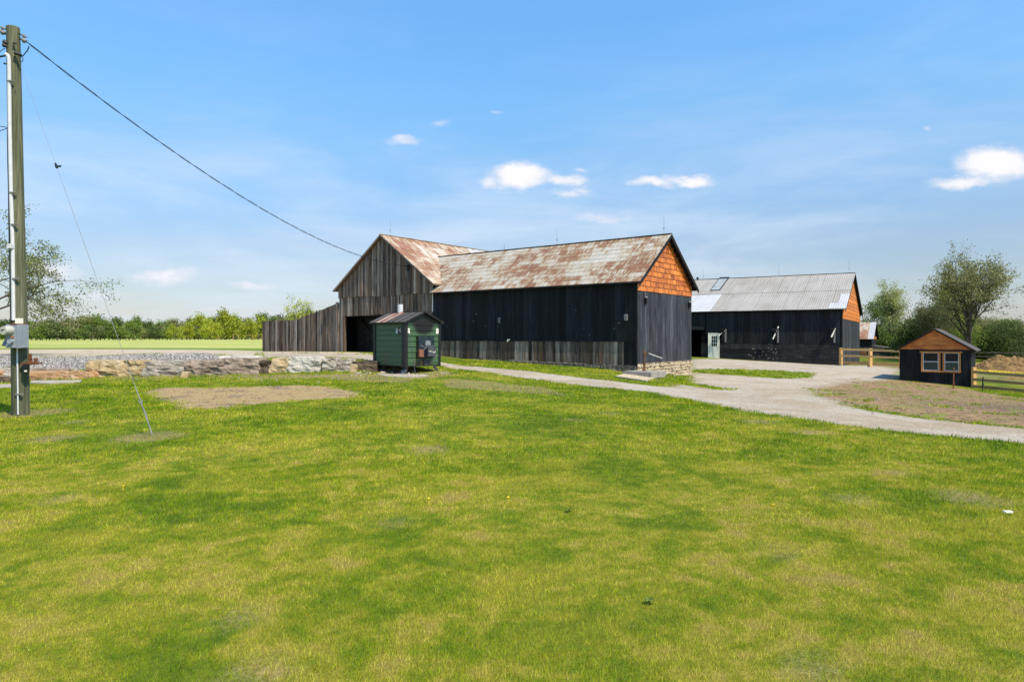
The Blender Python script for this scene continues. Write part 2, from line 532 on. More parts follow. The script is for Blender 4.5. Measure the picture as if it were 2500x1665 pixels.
# ------------------------------------------------------------------ materials
def ocoord(nt, k=37.0):
    """object space, shifted by the object's own random number so alike pieces differ"""
    tcn = nt.n('ShaderNodeTexCoord').outputs['Object']
    rnd = nt.n('ShaderNodeObjectInfo').outputs['Random']
    sh = nt.n('ShaderNodeCombineXYZ', {0: nt.math('MULTIPLY', rnd, k), 1: nt.math('MULTIPLY', rnd, k * 1.7), 2: nt.math('MULTIPLY', rnd, k * .6)}).outputs[0]
    return nt.vmath('ADD', tcn, sh), rnd, tcn


def wood(name, stops, rough=.85, spec=.2, tint=.35, warm=None, bump=.5, grain=(26, 26, 1.1), cut=0.0):
    m, nt, b = principled(name, rough, spec)
    co, rnd, raw = ocoord(nt)
    gr = nt.noise(nt.mapping(co, scale=grain), 1.0, 5, .62, .35)
    bl = nt.noise(nt.mapping(co, scale=(3.5, 3.5, .7)), 1.0, 3, .5, .3)
    f = nt.math('ADD', nt.math('MULTIPLY', gr, .72), nt.math('MULTIPLY', bl, .28))
    r2 = nt.math('FRACT', nt.math('MULTIPLY', rnd, 17.31))
    f = nt.math('ADD', f, nt.math('MULTIPLY', nt.math('SUBTRACT', r2, .5), tint * .35))
    col = nt.ramp(f, stops)
    if warm:
        r3 = nt.math('FRACT', nt.math('MULTIPLY', rnd, 61.7))
        wf = nt.math('MULTIPLY', nt.math('ADD', nt.step(bl, .45, .65), nt.step(r3, .72, .95)), .45)
        col = nt.mix(wf, col, nt.mix(gr, warm[0], warm[1]))
    # knots
    vor = nt.n('ShaderNodeTexVoronoi', {'Vector': nt.mapping(co, scale=(5, 5, 1.3)), 'Scale': 1.0}).outputs['Distance']
    kn = nt.step(vor, .05, .13, 1, 0)
    col = nt.mix(nt.math('MULTIPLY', kn, .55), col, nt.mix(.7, col, (0, 0, 0)))
    br = nt.math('ADD', 1 - tint * .5, nt.math('MULTIPLY', rnd, tint))
    col = nt.mix(1.0, col, nt.n('ShaderNodeCombineColor', {0: br, 1: br, 2: br}).outputs[0], 'MULTIPLY')
    nt.links.new(col, b.inputs['Base Color'])
    nt.links.new(nt.bump(gr, bump, .006), b.inputs['Normal'])
    return m

M = {}
M['grey_wood'] = wood('weathered_wood', [(.32, (.024, .018, .014)), (.42, (.080, .062, .048)), (.50, (.155, .124, .096)), (.60, (.29, .242, .19)), (.72, (.47, .405, .33))],
                      tint=.7, warm=((.06, .034, .018), (.22, .125, .06)), bump=.9)
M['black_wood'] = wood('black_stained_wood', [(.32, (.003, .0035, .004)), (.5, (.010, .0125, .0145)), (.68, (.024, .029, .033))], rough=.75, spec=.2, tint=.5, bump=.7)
M['black_gable_lit'] = wood('sunlit_black_gable_wood', [(.36, (.006, .007, .009)), (.5, (.026, .029, .037)), (.64, (.078, .083, .100))], rough=.62, spec=.35, tint=.35, bump=.9)  # same black stain, lighter: sunlight on the gables is put into the colour
M['charred'] = wood('scuffed_black_planks', [(.32, (.008, .008, .008)), (.52, (.022, .021, .021)), (.68, (.060, .054, .048)), (.82, (.16, .14, .12))], rough=.8, tint=.4, bump=.8, grain=(1.2, 20, 20))
M['orange_wood'] = wood('orange_stained_wood', [(.28, (.10, .020, .004)), (.42, (.30, .075, .010)), (.55, (.56, .170, .022)), (.7, (.78, .30, .05))], rough=.5, spec=.4, tint=.32, bump=.5, grain=(14, 14, 2.2))
M['orange_plank'] = wood('orange_stained_planks', [(.28, (.18, .040, .006)), (.42, (.44, .12, .016)), (.55, (.70, .23, .035)), (.7, (.85, .37, .07))], rough=.5, spec=.4, tint=.25, bump=.5, grain=(1.6, 24, 24))
M['cedar'] = wood('cedar_trim', [(.3, (.25, .09, .02)), (.5, (.50, .21, .06)), (.7, (.64, .32, .12))], rough=.6, tint=.3)
M['fence_wood'] = wood('new_fence_wood', [(.3, (.46, .26, .09)), (.5, (.66, .41, .16)), (.7, (.78, .54, .25))], rough=.75, tint=.3)
M['fence_brown'] = wood('brown_fence_rail', [(.3, (.14, .085, .035)), (.5, (.30, .19, .085)), (.7, (.42, .30, .15))], rough=.8, tint=.3)
M['pole_wood'] = wood('treated_pole', [(.3, (.045, .048, .025)), (.48, (.10, .105, .06)), (.62, (.18, .175, .11)), (.78, (.30, .28, .19))], tint=.1, bump=1.0, grain=(34, 34, 1.0))
M['platform_wood'] = wood('grey_platform_timber', [(.3, (.15, .135, .12)), (.5, (.30, .27, .235)), (.7, (.45, .41, .36))], tint=.2)


def plain(name, colr_, rough=.6, spec=.3, metal=0.0, var=.25, scale=6, bump=.15):
    m, nt, b = principled(name, rough, spec)
    b.inputs['Metallic'].default_value = metal
    co, rnd, raw = ocoord(nt)
    f = nt.noise(co, scale, 5, .6)
    lo = tuple(q * (1 - var) for q in colr_)
    hi = tuple(min(1, q * (1 + var)) for q in colr_)
    nt.links.new(nt.ramp(f, [(.3, lo), (.7, hi)]), b.inputs['Base Color'])
    nt.links.new(nt.bump(nt.noise(co, scale * 6, 3, .6), bump, .004), b.inputs['Normal'])
    return m

M['dark'] = plain('dark_backing', (.006, .006, .006), .95, .05)
M['black_paint'] = plain('black_painted_steel', (.012, .012, .013), .5, .4, var=.4)
M['white_paint'] = plain('white_paint', (.88, .82, .68), .5, .4, var=.07)
M['pvc'] = plain('grey_white_conduit', (.60, .60, .60), .5, .4, var=.08)
M['steel'] = plain('galvanised_steel', (.20, .20, .19), .55, .4, metal=.0, var=.2)
M['rusty'] = plain('rusty_iron', (.16, .065, .03), .8, .2, var=.6, scale=14)
M['rubber'] = plain('black_cable', (.012, .012, .013), .6, .3)
M['concrete'] = plain('pale_concrete', (.36, .31, .25), .9, .15, var=.25, scale=4, bump=.4)
M['box_grey'] = plain('meter_box_grey', (.26, .29, .32), .5, .4, var=.12)
M['meter_glass'] = plain('cream_meter', (.46, .45, .38), .25, .6, var=.1)
M['copper'] = plain('orange_brown_box', (.20, .085, .05), .6, .3, var=.3)
M['glass'] = plain('window_glass', (.022, .021, .018), .3, .15, var=.2, bump=.01)
M['mesh_glass'] = plain('dull_window_screen', (.06, .078, .055), .7, .1, var=.25, scale=4, bump=.02)
M['yellow'] = plain('dandelion_yellow', (.75, .55, .02), .7, .2)


def rust_roof(name, rust_lo, rust_hi, pale, amount, course=True):
    m, nt, b = principled(name, .55, .4)
    b.inputs['Metallic'].default_value = .0
    co, rnd, raw = ocoord(nt)
    r2 = nt.math('FRACT', nt.math('MULTIPLY', rnd, 23.7))
    r3 = nt.math('FRACT', nt.math('MULTIPLY', rnd, 91.3))
    wp = nt.n('ShaderNodeTexCoord').outputs['Generated']
    st = nt.noise(nt.mapping(co, scale=(15, 15, 1.0), rot=(0, R(7), 0)), 1.0, 5, .66, .4)
    bl = nt.noise(nt.mapping(co, scale=(1.6, 1.6, 1.2)), 1.0, 4, .6)
    world = nt.noise(nt.n('ShaderNodeNewGeometry').outputs['Position'], .42, 3, .55)
    f = nt.math('ADD', nt.math('MULTIPLY', st, .62), nt.math('MULTIPLY', bl, .38))
    thr = nt.math('ADD', nt.math('MULTIPLY', nt.math('SUBTRACT', r2, .5), .09), nt.math('MULTIPLY', nt.math('SUBTRACT', world, .5), .42))
    f = nt.math('ADD', nt.math('ADD', f, thr), amount)
    base = nt.ramp(nt.noise(nt.mapping(co, scale=(5, 5, .8)), 1.0, 4, .6), [(.3, tuple(q * .72 for q in pale)), (.7, pale)])
    ochre = nt.mix(st, (.30, .21, .09), (.46, .36, .20))
    rust = nt.mix(nt.step(r3, .2, .8), nt.mix(st, rust_lo, rust_hi), nt.mix(st, (.16, .07, .04), (.33, .16, .07)))
    cc = nt.mix(nt.math('MULTIPLY', nt.step(f, .44, .53), .7), base, ochre)
    cc = nt.mix(nt.step(f, .51, .59), cc, rust)
    # greenish grime
    gr = nt.step(nt.noise(nt.n('ShaderNodeNewGeometry').outputs['Position'], .9, 4, .6), .58, .75)
    cc = nt.mix(nt.math('MULTIPLY', gr, .4), cc, (.30, .27, .13))
    nt.links.new(cc, b.inputs['Base Color'])
    rib = nt.n('ShaderNodeSeparateXYZ', {0: raw}).outputs[0]
    w = nt.math('SINE', nt.math('MULTIPLY', rib, 2 * math.pi / .11))
    nt.links.new(nt.bump(nt.math('ADD', nt.math('MULTIPLY', w, .4), bl), .35, .012), b.inputs['Normal'])
    return m

M['rust_roof'] = rust_roof('rusted_tin_roof', (.13, .055, .028), (.30, .14, .065), (.53, .49, .415), .03)
M['rust_roof_red'] = rust_roof('redder_rusted_tin_roof', (.20, .07, .045), (.38, .17, .10), (.60, .52, .44), .04)


def tin(name, pale, patch):
    m, nt, b = principled(name, .7, .15)
    b.inputs['Metallic'].default_value = .0
    co, rnd, raw = ocoord(nt)
    st = nt.noise(nt.mapping(co, scale=(6, 6, .35)), 1.0, 5, .6, .3)
    bl = nt.noise(nt.n('ShaderNodeNewGeometry').outputs['Position'], .5, 4, .6)
    f = nt.math('ADD', nt.math('MULTIPLY', st, .5), nt.math('MULTIPLY', bl, .5))
    cc = nt.ramp(nt.math('ADD', f, nt.math('MULTIPLY', nt.math('SUBTRACT', rnd, .5), .12)), [(.32, patch), (.5, tuple(q * .85 for q in pale)), (.68, pale)])
    nt.links.new(cc, b.inputs['Base Color'])
    x = nt.n('ShaderNodeSeparateXYZ', {0: raw}).outputs[0]
    w = nt.math('SINE', nt.math('MULTIPLY', x, 2 * math.pi / .17))
    nt.links.new(nt.bump(w, .35, .02), b.inputs['Normal'])
    return m

M['tin'] = tin('pale_tin_roof', (.40, .375, .335), (.27, .24, .20))
M['tin_bright'] = tin('newer_bright_tin', (.52, .52, .52), (.38, .37, .38))
M['tin_grey'] = tin('grey_tin', (.12, .105, .09), (.055, .05, .045))


def siding():
    m, nt, b = principled('green_ribbed_siding', .45, .5)
    co = nt.n('ShaderNodeTexCoord').outputs['Object']
    s = nt.n('ShaderNodeSeparateXYZ', {0: co})
    z = s.outputs[2]
    x = s.outputs[0]
    y = s.outputs[1]
    n = nt.noise(co, 1.3, 5, .6)
    col = nt.mix(n, (.040, .092, .040), (.068, .135, .064))
    # soot fan above the fire door and rust below it: dirt, fixed to the plates
    dy = nt.math('DIVIDE', nt.math('SUBTRACT', y, .86), nt.math('ADD', .48, nt.step(z, 1.5, 2.0, 0, .8)))
    dz = nt.math('DIVIDE', nt.math('SUBTRACT', nt.math('MINIMUM', z, 1.6), 1.55), .34)
    soot = nt.math('EXPONENT', nt.math('MULTIPLY', nt.math('ADD', nt.math('MULTIPLY', dy, dy), nt.math('MULTIPLY', dz, dz)), -1.0))
    soot = nt.math('MULTIPLY', soot, nt.step(x, -.2, -.02))
    soot = nt.step(nt.math('ADD', soot, nt.math('MULTIPLY', nt.math('SUBTRACT', n, .5), .4)), .12, .52)
    col = nt.mix(nt.math('MULTIPLY', soot, .97), col, (.006, .005, .004))
    dz2 = nt.math('DIVIDE', nt.math('SUBTRACT', z, .08), .17)
    rr = nt.math('EXPONENT', nt.math('MULTIPLY', nt.math('ADD', nt.math('MULTIPLY', dy, dy), nt.math('MULTIPLY', dz2, dz2)), -1.0))
    rr = nt.math('MULTIPLY', rr, nt.step(x, -.2, -.02))
    col = nt.mix(nt.math('MULTIPLY', nt.step(rr, .2, .7), .85), col, (.07, .04, .02))
    st = nt.noise(nt.mapping(co, scale=(2, 2, .5), loc=(4, 0, 0)), 1.0, 4, .6)
    rs = nt.math('MULTIPLY', nt.step(st, .52, .66), nt.step(z, .9, .0))
    col = nt.mix(nt.math('MULTIPLY', rs, .75), col, (.13, .07, .03))
    nt.links.new(col, b.inputs['Base Color'])
    w = nt.math('SINE', nt.math('MULTIPLY', z, 2 * math.pi / .05))
    nt.links.new(nt.bump(w, .25, .006), b.inputs['Normal'])
    return m

M['siding'] = siding()


def rock_mat(name, a, b_, c_, scale=3.0):
    m, nt, b = principled(name, .95, .1)
    co, rnd, raw = ocoord(nt)
    st = nt.noise(nt.mapping(co, scale=(1, 1, 4.5)), scale, 6, .66, .5)
    bl = nt.noise(co, scale * .7, 4, .6)
    f = nt.math('ADD', nt.math('MULTIPLY', st, .5), nt.math('MULTIPLY', bl, .5))
    cc = nt.ramp(f, [(.30, a), (.48, b_), (.66, c_)])
    cr = nt.step(nt.noise(nt.mapping(co, scale=(1, 1, 3)), scale * 2.1, 5, .7, 1.0), .36, .43)
    cc = nt.mix(nt.math('MULTIPLY', nt.math('SUBTRACT', 1.0, cr), .6), cc, tuple(q * .35 for q in a))
    nt.links.new(cc, b.inputs['Base Color'])
    nt.links.new(nt.bump(nt.math('ADD', st, nt.noise(co, 30, 4, .6)), .9, .03), b.inputs['Normal'])
    return m

M['rock_yellow'] = rock_mat('yellow_sandstone', (.17, .115, .06), (.41, .30, .155), (.56, .46, .31))
M['rock_grey'] = rock_mat('grey_limestone', (.11, .09, .07), (.33, .285, .23), (.57, .51, .43))
M['rock_brown'] = rock_mat('brown_layered_stone', (.08, .06, .045), (.26, .20, .15), (.44, .36, .28))
M['rock_white'] = rock_mat('whitish_limestone', (.24, .21, .175), (.48, .44, .375), (.66, .61, .53))
M['rock_orange'] = rock_mat('orange_sandstone', (.18, .09, .045), (.40, .22, .105), (.56, .42, .29))
M['rock_dark'] = rock_mat('dark_brown_stone', (.04, .03, .02), (.10, .075, .05), (.18, .14, .09))
M['stone_warm'] = rock_mat('warm_rubble_stone', (.22, .16, .10), (.47, .38, .25), (.66, .58, .44), 6)
M['stone_grey_shaded'] = rock_mat('shaded_rubble_stone', (.09, .075, .055), (.20, .17, .13), (.34, .30, .24), 6)  # grey rubble, with the shade along the barn fronts put into its colour
M['mortar'] = rock_mat('mortar', (.08, .07, .055), (.16, .14, .11), (.24, .21, .16), 6)
M['bark'] = wood('bark', [(.3, (.03, .025, .018)), (.5, (.085, .072, .055)), (.7, (.17, .15, .12))], tint=.1, grain=(9, 9, 1.5))
M['straw'] = rock_mat('straw_and_manure', (.07, .038, .016), (.20, .12, .05), (.38, .255, .115), 4)


def leaf_mat(name, a, b_, c_, trans=.35):
    m = bpy.data.materials.new(name)
    m.use_nodes = True
    nt = NT(m.node_tree)
    nt.nodes.clear()
    isl_ = nt.n('ShaderNodeNewGeometry').outputs['Random Per Island']
    rnd = nt.n('ShaderNodeObjectInfo').outputs['Random']
    col = nt.ramp(isl_, [(.0, a), (.5, b_), (1.0, c_)])
    br = nt.math('ADD', .82, nt.math('MULTIPLY', rnd, .36))
    col = nt.mix(1.0, col, nt.n('ShaderNodeCombineColor', {0: br, 1: br, 2: br}).outputs[0], 'MULTIPLY')
    d = nt.n('ShaderNodeBsdfDiffuse', {'Color': col})
    t = nt.n('ShaderNodeBsdfTranslucent', {'Color': col})
    mx = nt.n('ShaderNodeMixShader', {0: trans})
    nt.links.new(d.outputs[0], mx.inputs[1])
    nt.links.new(t.outputs[0], mx.inputs[2])
    nt.links.new(mx.outputs[0], nt.n('ShaderNodeOutputMaterial').inputs[0])
    return m

M['leaf_olive'] = leaf_mat('olive_spring_leaves', (.10, .12, .035), (.19, .22, .07), (.32, .34, .13))
M['leaf_lime'] = leaf_mat('yellow_green_leaves', (.22, .27, .02), (.38, .42, .045), (.58, .58, .09))
M['leaf_green'] = leaf_mat('mid_green_leaves', (.08, .13, .025), (.16, .23, .045), (.28, .36, .09))
M['leaf_dark'] = leaf_mat('dark_green_leaves', (.055, .08, .025), (.105, .15, .045), (.19, .25, .08))
M['leaf_pale'] = leaf_mat('pale_new_leaves', (.32, .35, .11), (.46, .49, .18), (.60, .60, .29))
M['leaf_brown'] = leaf_mat('budding_brown_green', (.12, .125, .05), (.24, .245, .10), (.40, .39, .18))

# ------------------------------------------------------------------ shape helpers
class MB:
    def __init__(s):
        s.v, s.f = [], []

    def box(s, a, b, rot=None, c=None):
        """axis-aligned box from corner a to corner b, optionally turned by matrix rot about c"""
        x0, y0, z0 = a
        x1, y1, z1 = b
        k = len(s.v)
        vs = [Vector(q) for q in ((x0, y0, z0), (x1, y0, z0), (x1, y1, z0), (x0, y1, z0), (x0, y0, z1), (x1, y0, z1), (x1, y1, z1), (x0, y1, z1))]
        if rot is not None:
            cc = Vector(c) if c is not None else (Vector(a) + Vector(b)) / 2
            vs = [rot @ (q - cc) + cc for q in vs]
        s.v += vs
        s.f += [tuple(k + i for i in q) for q in ((0, 3, 2, 1), (4, 5, 6, 7), (0, 1, 5, 4), (1, 2, 6, 5), (2, 3, 7, 6), (3, 0, 4, 7))]
        return s

    def beam(s, p, q, w, h, up=(0, 0, 1)):
        """rectangular bar from p to q"""
        p, q = Vector(p), Vector(q)
        d = (q - p).normalized()
        side = d.cross(Vector(up))
        if side.length < 1e-4:
            side = d.cross(Vector((1, 0, 0)))
        side.normalize()
        u2 = side.cross(d)
        k = len(s.v)
        for e in (p, q):
            for a, b in ((-1, -1), (1, -1), (1, 1), (-1, 1)):
                s.v.append(e + side * a * w / 2 + u2 * b * h / 2)
        s.f += [tuple(k + i for i in z) for z in ((3, 2, 1, 0), (4, 5, 6, 7), (0, 1, 5, 4), (1, 2, 6, 5), (2, 3, 7, 6), (3, 0, 4, 7))]
        return s

    def tube(s, pts, rad, n=8, caps=True):
        pts = [Vector(p) for p in pts]
        if not isinstance(rad, (list, tuple)):
            rad = [rad] * len(pts)
        k0 = len(s.v)
        prev = None
        for i, p in enumerate(pts):
            d = (pts[min(i + 1, len(pts) - 1)] - pts[max(i - 1, 0)])
            d = d.normalized() if d.length > 1e-9 else Vector((0, 0, 1))
            if prev is None:
                a = d.cross(Vector((0, 1, 0)))
                if a.length < .1:
                    a = d.cross(Vector((1, 0, 0)))
            else:
                a = prev - d * prev.dot(d)
            a.normalize()
            prev = a
            b = d.cross(a)
            for j in range(n):
                t = 2 * math.pi * j / n
                s.v.append(p + (a * math.cos(t) + b * math.sin(t)) * rad[i])
        for i in range(len(pts) - 1):
            for j in range(n):
                a_, b_ = k0 + i * n + j, k0 + i * n + (j + 1) % n
                s.f.append((a_, b_, b_ + n, a_ + n))
        if caps:
            s.f.append(tuple(k0 + j for j in range(n))[::-1])
            s.f.append(tuple(k0 + (len(pts) - 1) * n + j for j in range(n)))
        return s

    def prism(s, poly, y0, y1, fn=None):
        """polygon in x,z extruded along y; fn maps (x,y,z) to the final point"""
        fn = fn or (lambda x, y, z: (x, y, z))
        k = len(s.v)
        n = len(poly)
        for y in (y0, y1):
            for (x, z) in poly:
                s.v.append(Vector(fn(x, y, z)))
        s.f.append(tuple(range(k, k + n)))
        s.f.append(tuple(range(k + 2 * n - 1, k + n - 1, -1)))
        for i in range(n):
            j = (i + 1) % n
            s.f.append((k + j, k + i, k + n + i, k + n + j))
        return s

    def obj(s, name, mat, parent=None, smooth_=False, loc=None):
        return link(name, make_mesh(name, s.v, s.f, mat, smooth_), parent, loc)


def clip(poly, a, b, c_):
    """keep the part of a 2-d polygon where a*x+b*z<=c"""
    out = []
    n = len(poly)
    for i in range(n):
        p, q = poly[i], poly[(i + 1) % n]
        dp, dq = a * p[0] + b * p[1] - c_, a * q[0] + b * q[1] - c_
        if dp <= 0:
            out.append(p)
        if (dp < 0 < dq) or (dq < 0 < dp):
            t = dp / (dp - dq)
            out.append((p[0] + (q[0] - p[0]) * t, p[1] + (q[1] - p[1]) * t))
    return out


_rect_cache = {}


def piece(name, parent, origin, xd, zd, poly, t, mat, tilt=0.0, lift=0.0):
    """flat piece: polygon in its own (x,z), thickness towards the outside; xd,zd are its axes in the parent's frame"""
    if len(poly) < 3:
        return None
    xd, zd = Vector(xd), Vector(zd)
    yd = zd.cross(xd)
    xd0, zd0, yd0 = xd.copy(), zd.copy(), yd.copy()
    if tilt:
        rot = Matrix.Rotation(tilt, 3, xd)
        zd = rot @ zd
        yd = rot @ yd
    x0 = min(p[0] for p in poly)
    z0 = min(p[1] for p in poly)
    o0 = Vector(origin) + xd0 * x0 + zd0 * z0 - yd0 * lift
    loc_poly = [(p[0] - x0, p[1] - z0) for p in poly]
    key = (tuple((round(a, 3), round(b, 3)) for a, b in loc_poly), round(t, 4), mat.name)
    me = _rect_cache.get(key)
    if me is None:
        mb = MB().prism(loc_poly, -t, 0)
        me = make_mesh(name, mb.v, mb.f, mat)
        _rect_cache[key] = me
    o = link(name, me, parent)
    mw = Matrix((xd, yd, zd)).transposed().to_4x4()
    mw.translation = o0
    o.matrix_local = mw
    return o


def rect(x0, x1, z0, z1):
    return [(x0, z0), (x1, z0), (x1, z1), (x0, z1)]


class Frame:
    """a building's own axes: x along its front (left to right), y into it"""
    def __init__(s, name, ox, oy, ang, label, cat, group=None):
        s.ox, s.oy, s.a = ox, oy, ang
        s.ux = (math.cos(ang), math.sin(ang))
        s.uy = (-math.sin(ang), math.cos(ang))
        s.e = bpy.data.objects.new(name, None)
        COL.objects.link(s.e)
        s.e.location = (ox, oy, 0)
        s.e.rotation_euler = (0, 0, ang)
        s.e.empty_display_size = .3
        tag(s.e, label, cat, group)

    def w(s, x, y):
        return (s.ox + x * s.ux[0] + y * s.uy[0], s.oy + x * s.ux[1] + y * s.uy[1])

    def g(s, x, y):
        return Tz(*s.w(x, y))

    def front(s, px, py, y=0.0):
        r = (px - 1250) / F
        bx, by = s.ox + y * s.uy[0], s.oy + y * s.uy[1]
        x = (r * by - bx) / (s.ux[0] - r * s.ux[1])
        Y = by + x * s.ux[1]
        return x, EYE - (py - HY) / F * Y

    def side(s, px, py, x=0.0):
        r = (px - 1250) / F
        bx, by = s.ox + x * s.ux[0], s.oy + x * s.ux[1]
        y = (r * by - bx) / (s.uy[0] - r * s.uy[1])
        Y = by + y * s.uy[1]
        return y, EYE - (py - HY) / F * Y


def vboards(parent, x0, x1, zlo, zhi, wid, mat, t=.025, name='board', clips=(), xd=(1, 0, 0), origin=(0, 0, 0), gap=.006, jag=.02, rnd=None, lift=0.0, skip=None):
    """a run of upright boards; zlo/zhi are numbers or functions of x"""
    rnd = rnd or random
    x = x0
    fl = zlo if callable(zlo) else (lambda q: zlo)
    fh = zhi if callable(zhi) else (lambda q: zhi)
    while x < x1 - .03:
        w = min(wid * rnd.uniform(.72, 1.3), x1 - x)
        if x1 - (x + w) < .06:
            w = x1 - x
        a, b = x + gap / 2, x + w - gap / 2
        j0, j1 = rnd.uniform(-jag, jag), rnd.uniform(-jag, jag)
        sk = rnd.uniform(-.004, .004)
        poly = [(a, fl(a) + j0), (b, fl(b) + j0 + rnd.uniform(-.01, .01)), (b + sk, fh(b) + j1), (a + sk, fh(a) + j1)]
        if not (skip and skip(x, x + w)):
            for cpl in clips:
                poly = clip(poly, *cpl)
            if len(poly) >= 3:
                piece(name, parent, origin, xd, (0, 0, 1), poly, t * rnd.uniform(.8, 1.25), mat, lift=lift)
        x += w


def hboards(parent, x0, x1, z0, z1, h, mat, t=.03, name='plank', clips=(), xd=(1, 0, 0), origin=(0, 0, 0), length=None, rnd=None, tilt=0.0, lift=0.0):
    """horizontal boards or shingles; grain runs along them unless they are short"""
    rnd = rnd or random
    z = z0
    while z < z1 - .03:
        zt = min(z + h, z1)
        x = x0
        while x < x1 - .02:
            L = (length * rnd.uniform(.6, 1.4)) if length else (x1 - x0)
            xe = min(x + L, x1)
            if x1 - xe < .12:
                xe = x1
            poly = rect(x + .0008, xe - .0008, z + rnd.uniform(-.006, .006), zt + (.01 if tilt else -.006))
            for cpl in clips:
                poly = clip(poly, *cpl)
            if len(poly) >= 3 and max(p[0] for p in poly) - min(p[0] for p in poly) > .02:
                piece(name, parent, origin, xd, (0, 0, 1), poly, t, mat, lift=lift + (rnd.uniform(0, .006)), tilt=tilt) 
            x = xe
        z = zt


def roof_sheets(parent, x0, x1, run, eave, slope_dir, xd, origin, courses, wid, mat, name='roof_sheet', t=.008, xfun=None, matfun=None, rnd=None, tilt=.012, skip=None):
    """courses of overlapping tin; origin is the eave corner, run the slope length"""
    rnd = rnd or random
    ch = run / courses
    for r in range(courses):
        z = r * ch
        xs = xfun(z) if xfun else x0
        x = xs - (wid * .5 if r % 2 else 0)
        while x < x1 - .02:
            w = wid * rnd.uniform(.93, 1.07)
            a, b = max(x, xs), min(x + w, x1)
            if b - a > .03 and not (skip and skip(a, b, z, z + ch)):
                m = matfun(a, b, z, r) if matfun else mat
                piece(name, parent, origin, xd, slope_dir, rect(a + .004, b - .004, z + (.022 if courses > 1 else 0), min(z + ch, run)), t, m, tilt=-tilt if False else 0.0, lift=.004 + (courses - r) * 0.0 + rnd.uniform(0, .004) + .002 * (int(x / wid) % 2))
            x += w


def stones(parent, x0, x1, zb, zt, mat, xd, origin, sz=(.3, .15), rnd=None, name='stone', proud=.05):
    """rubble courses between the ground line and the sill"""
    rnd = rnd or random
    fb = zb if callable(zb) else (lambda q: zb)
    ft = zt if callable(zt) else (lambda q: zt)
    xdv = Vector(xd)
    yd = Vector((0, 0, 1)).cross(xdv)
    zmin = min(fb(x0), fb(x1)) - .05
    z = zmin
    row = 0
    while z < max(ft(x0), ft(x1)) - .02:
        h = sz[1] * rnd.uniform(.7, 1.35)
        x = x0
        while x < x1 - .02:
            w = sz[0] * rnd.uniform(.5, 1.5)
            xe = min(x + w, x1)
            if x1 - xe < .07:
                xe = x1
            xm = (x + xe) / 2
            z1 = min(z + h, ft(xm))
            if z1 - z > .03 and z + h > fb(xm) - .05:
                cx, cz = (x + xe) / 2, (z + z1) / 2
                hw, hh = (xe - x) / 2 - .008, (z1 - z) / 2 - .007
                d = proud * rnd.uniform(.4, 1.3)
                vs, fs = [], []
                out = [(-hw, -hh), (0, -hh * 1.0), (hw, -hh), (hw, 0), (hw, hh), (0, hh), (-hw, hh), (-hw, 0)]
                ring = [(a + rnd.uniform(-.18, .18) * min(hw, hh), b + rnd.uniform(-.18, .18) * min(hw, hh)) for a, b in out]
                for a, b in ring:
                    vs.append((a, .06, b))
                for a, b in ring:
                    vs.append((a, -d * .45, b))
                for a, b in ring:
                    vs.append((a * .72, -d * rnd.uniform(.8, 1.2), b * .68))
                for q in range(8):
                    w2 = (q + 1) % 8
                    fs.append((q, w2, 8 + w2, 8 + q))
                    fs.append((8 + q, 8 + w2, 16 + w2, 16 + q))
                fs.append(tuple(range(16, 24)))
                me = make_mesh(name, vs, fs, mat)
                o = link(name, me, parent)
                mw = Matrix((xdv, yd, Vector((0, 0, 1)))).transposed().to_4x4()
                mw.translation = Vector(origin) + xdv * cx + Vector((0, 0, cz))
                o.matrix_local = mw
            x = xe
        z += h
        row += 1


def rod(parent, x, y, z, h=.9):
    MB().tube([(x, y, z), (x, y, z + h)], .008, 5).tube([(x, y, z + h * .30), (x, y, z + h * .36)], .035, 6).obj('lightning_rod', M['steel'], parent)

# ================================================================== BARN A: black barn, orange gable, rusty roof
ANG = math.atan2(-.609, .793)
A = Frame('black_barn', 5.36, 29.0, ANG, 'long black board barn with rusty tin roof and bright orange gable, nearest the driveway', 'barn')
LA, WA = 12.1, 5.82
Z_EAVE, Z_RIDGE, OH = 4.03, 6.43, .30
slA = (Z_RIDGE - Z_EAVE) / (WA / 2 + OH)
nA = math.hypot(1, slA)
rA = random.Random(11)
# shell (dark backing) : front, gable, back
gbot = lambda x: A.g(x, 0) - .15
sh = MB()
sh.box((-LA, .0, -.6), (0, .08, 4.15))
sh.box((-LA, WA - .08, -.6), (0, WA, 4.15))
gpoly = [(0, -.6), (WA, -.6), (WA, 4.18), (WA / 2, 6.34), (0, 4.18)]
sh.prism(gpoly, -.10, -.002, fn=lambda x, y, z: (y, x, z))
sh.obj('wall_frame', M['dark'], A.e)
fwA = MB().box((-LA, -.004, 1.5), (0, 0, 1.52)).obj('front_wall', M['dark'], A.e)
vboards(fwA, -LA + .02, -.02, lambda x: 1.53 - (x + 12) * .004, lambda x: 4.15, .30, M['black_wood'], t=.03, rnd=rA, gap=.008)
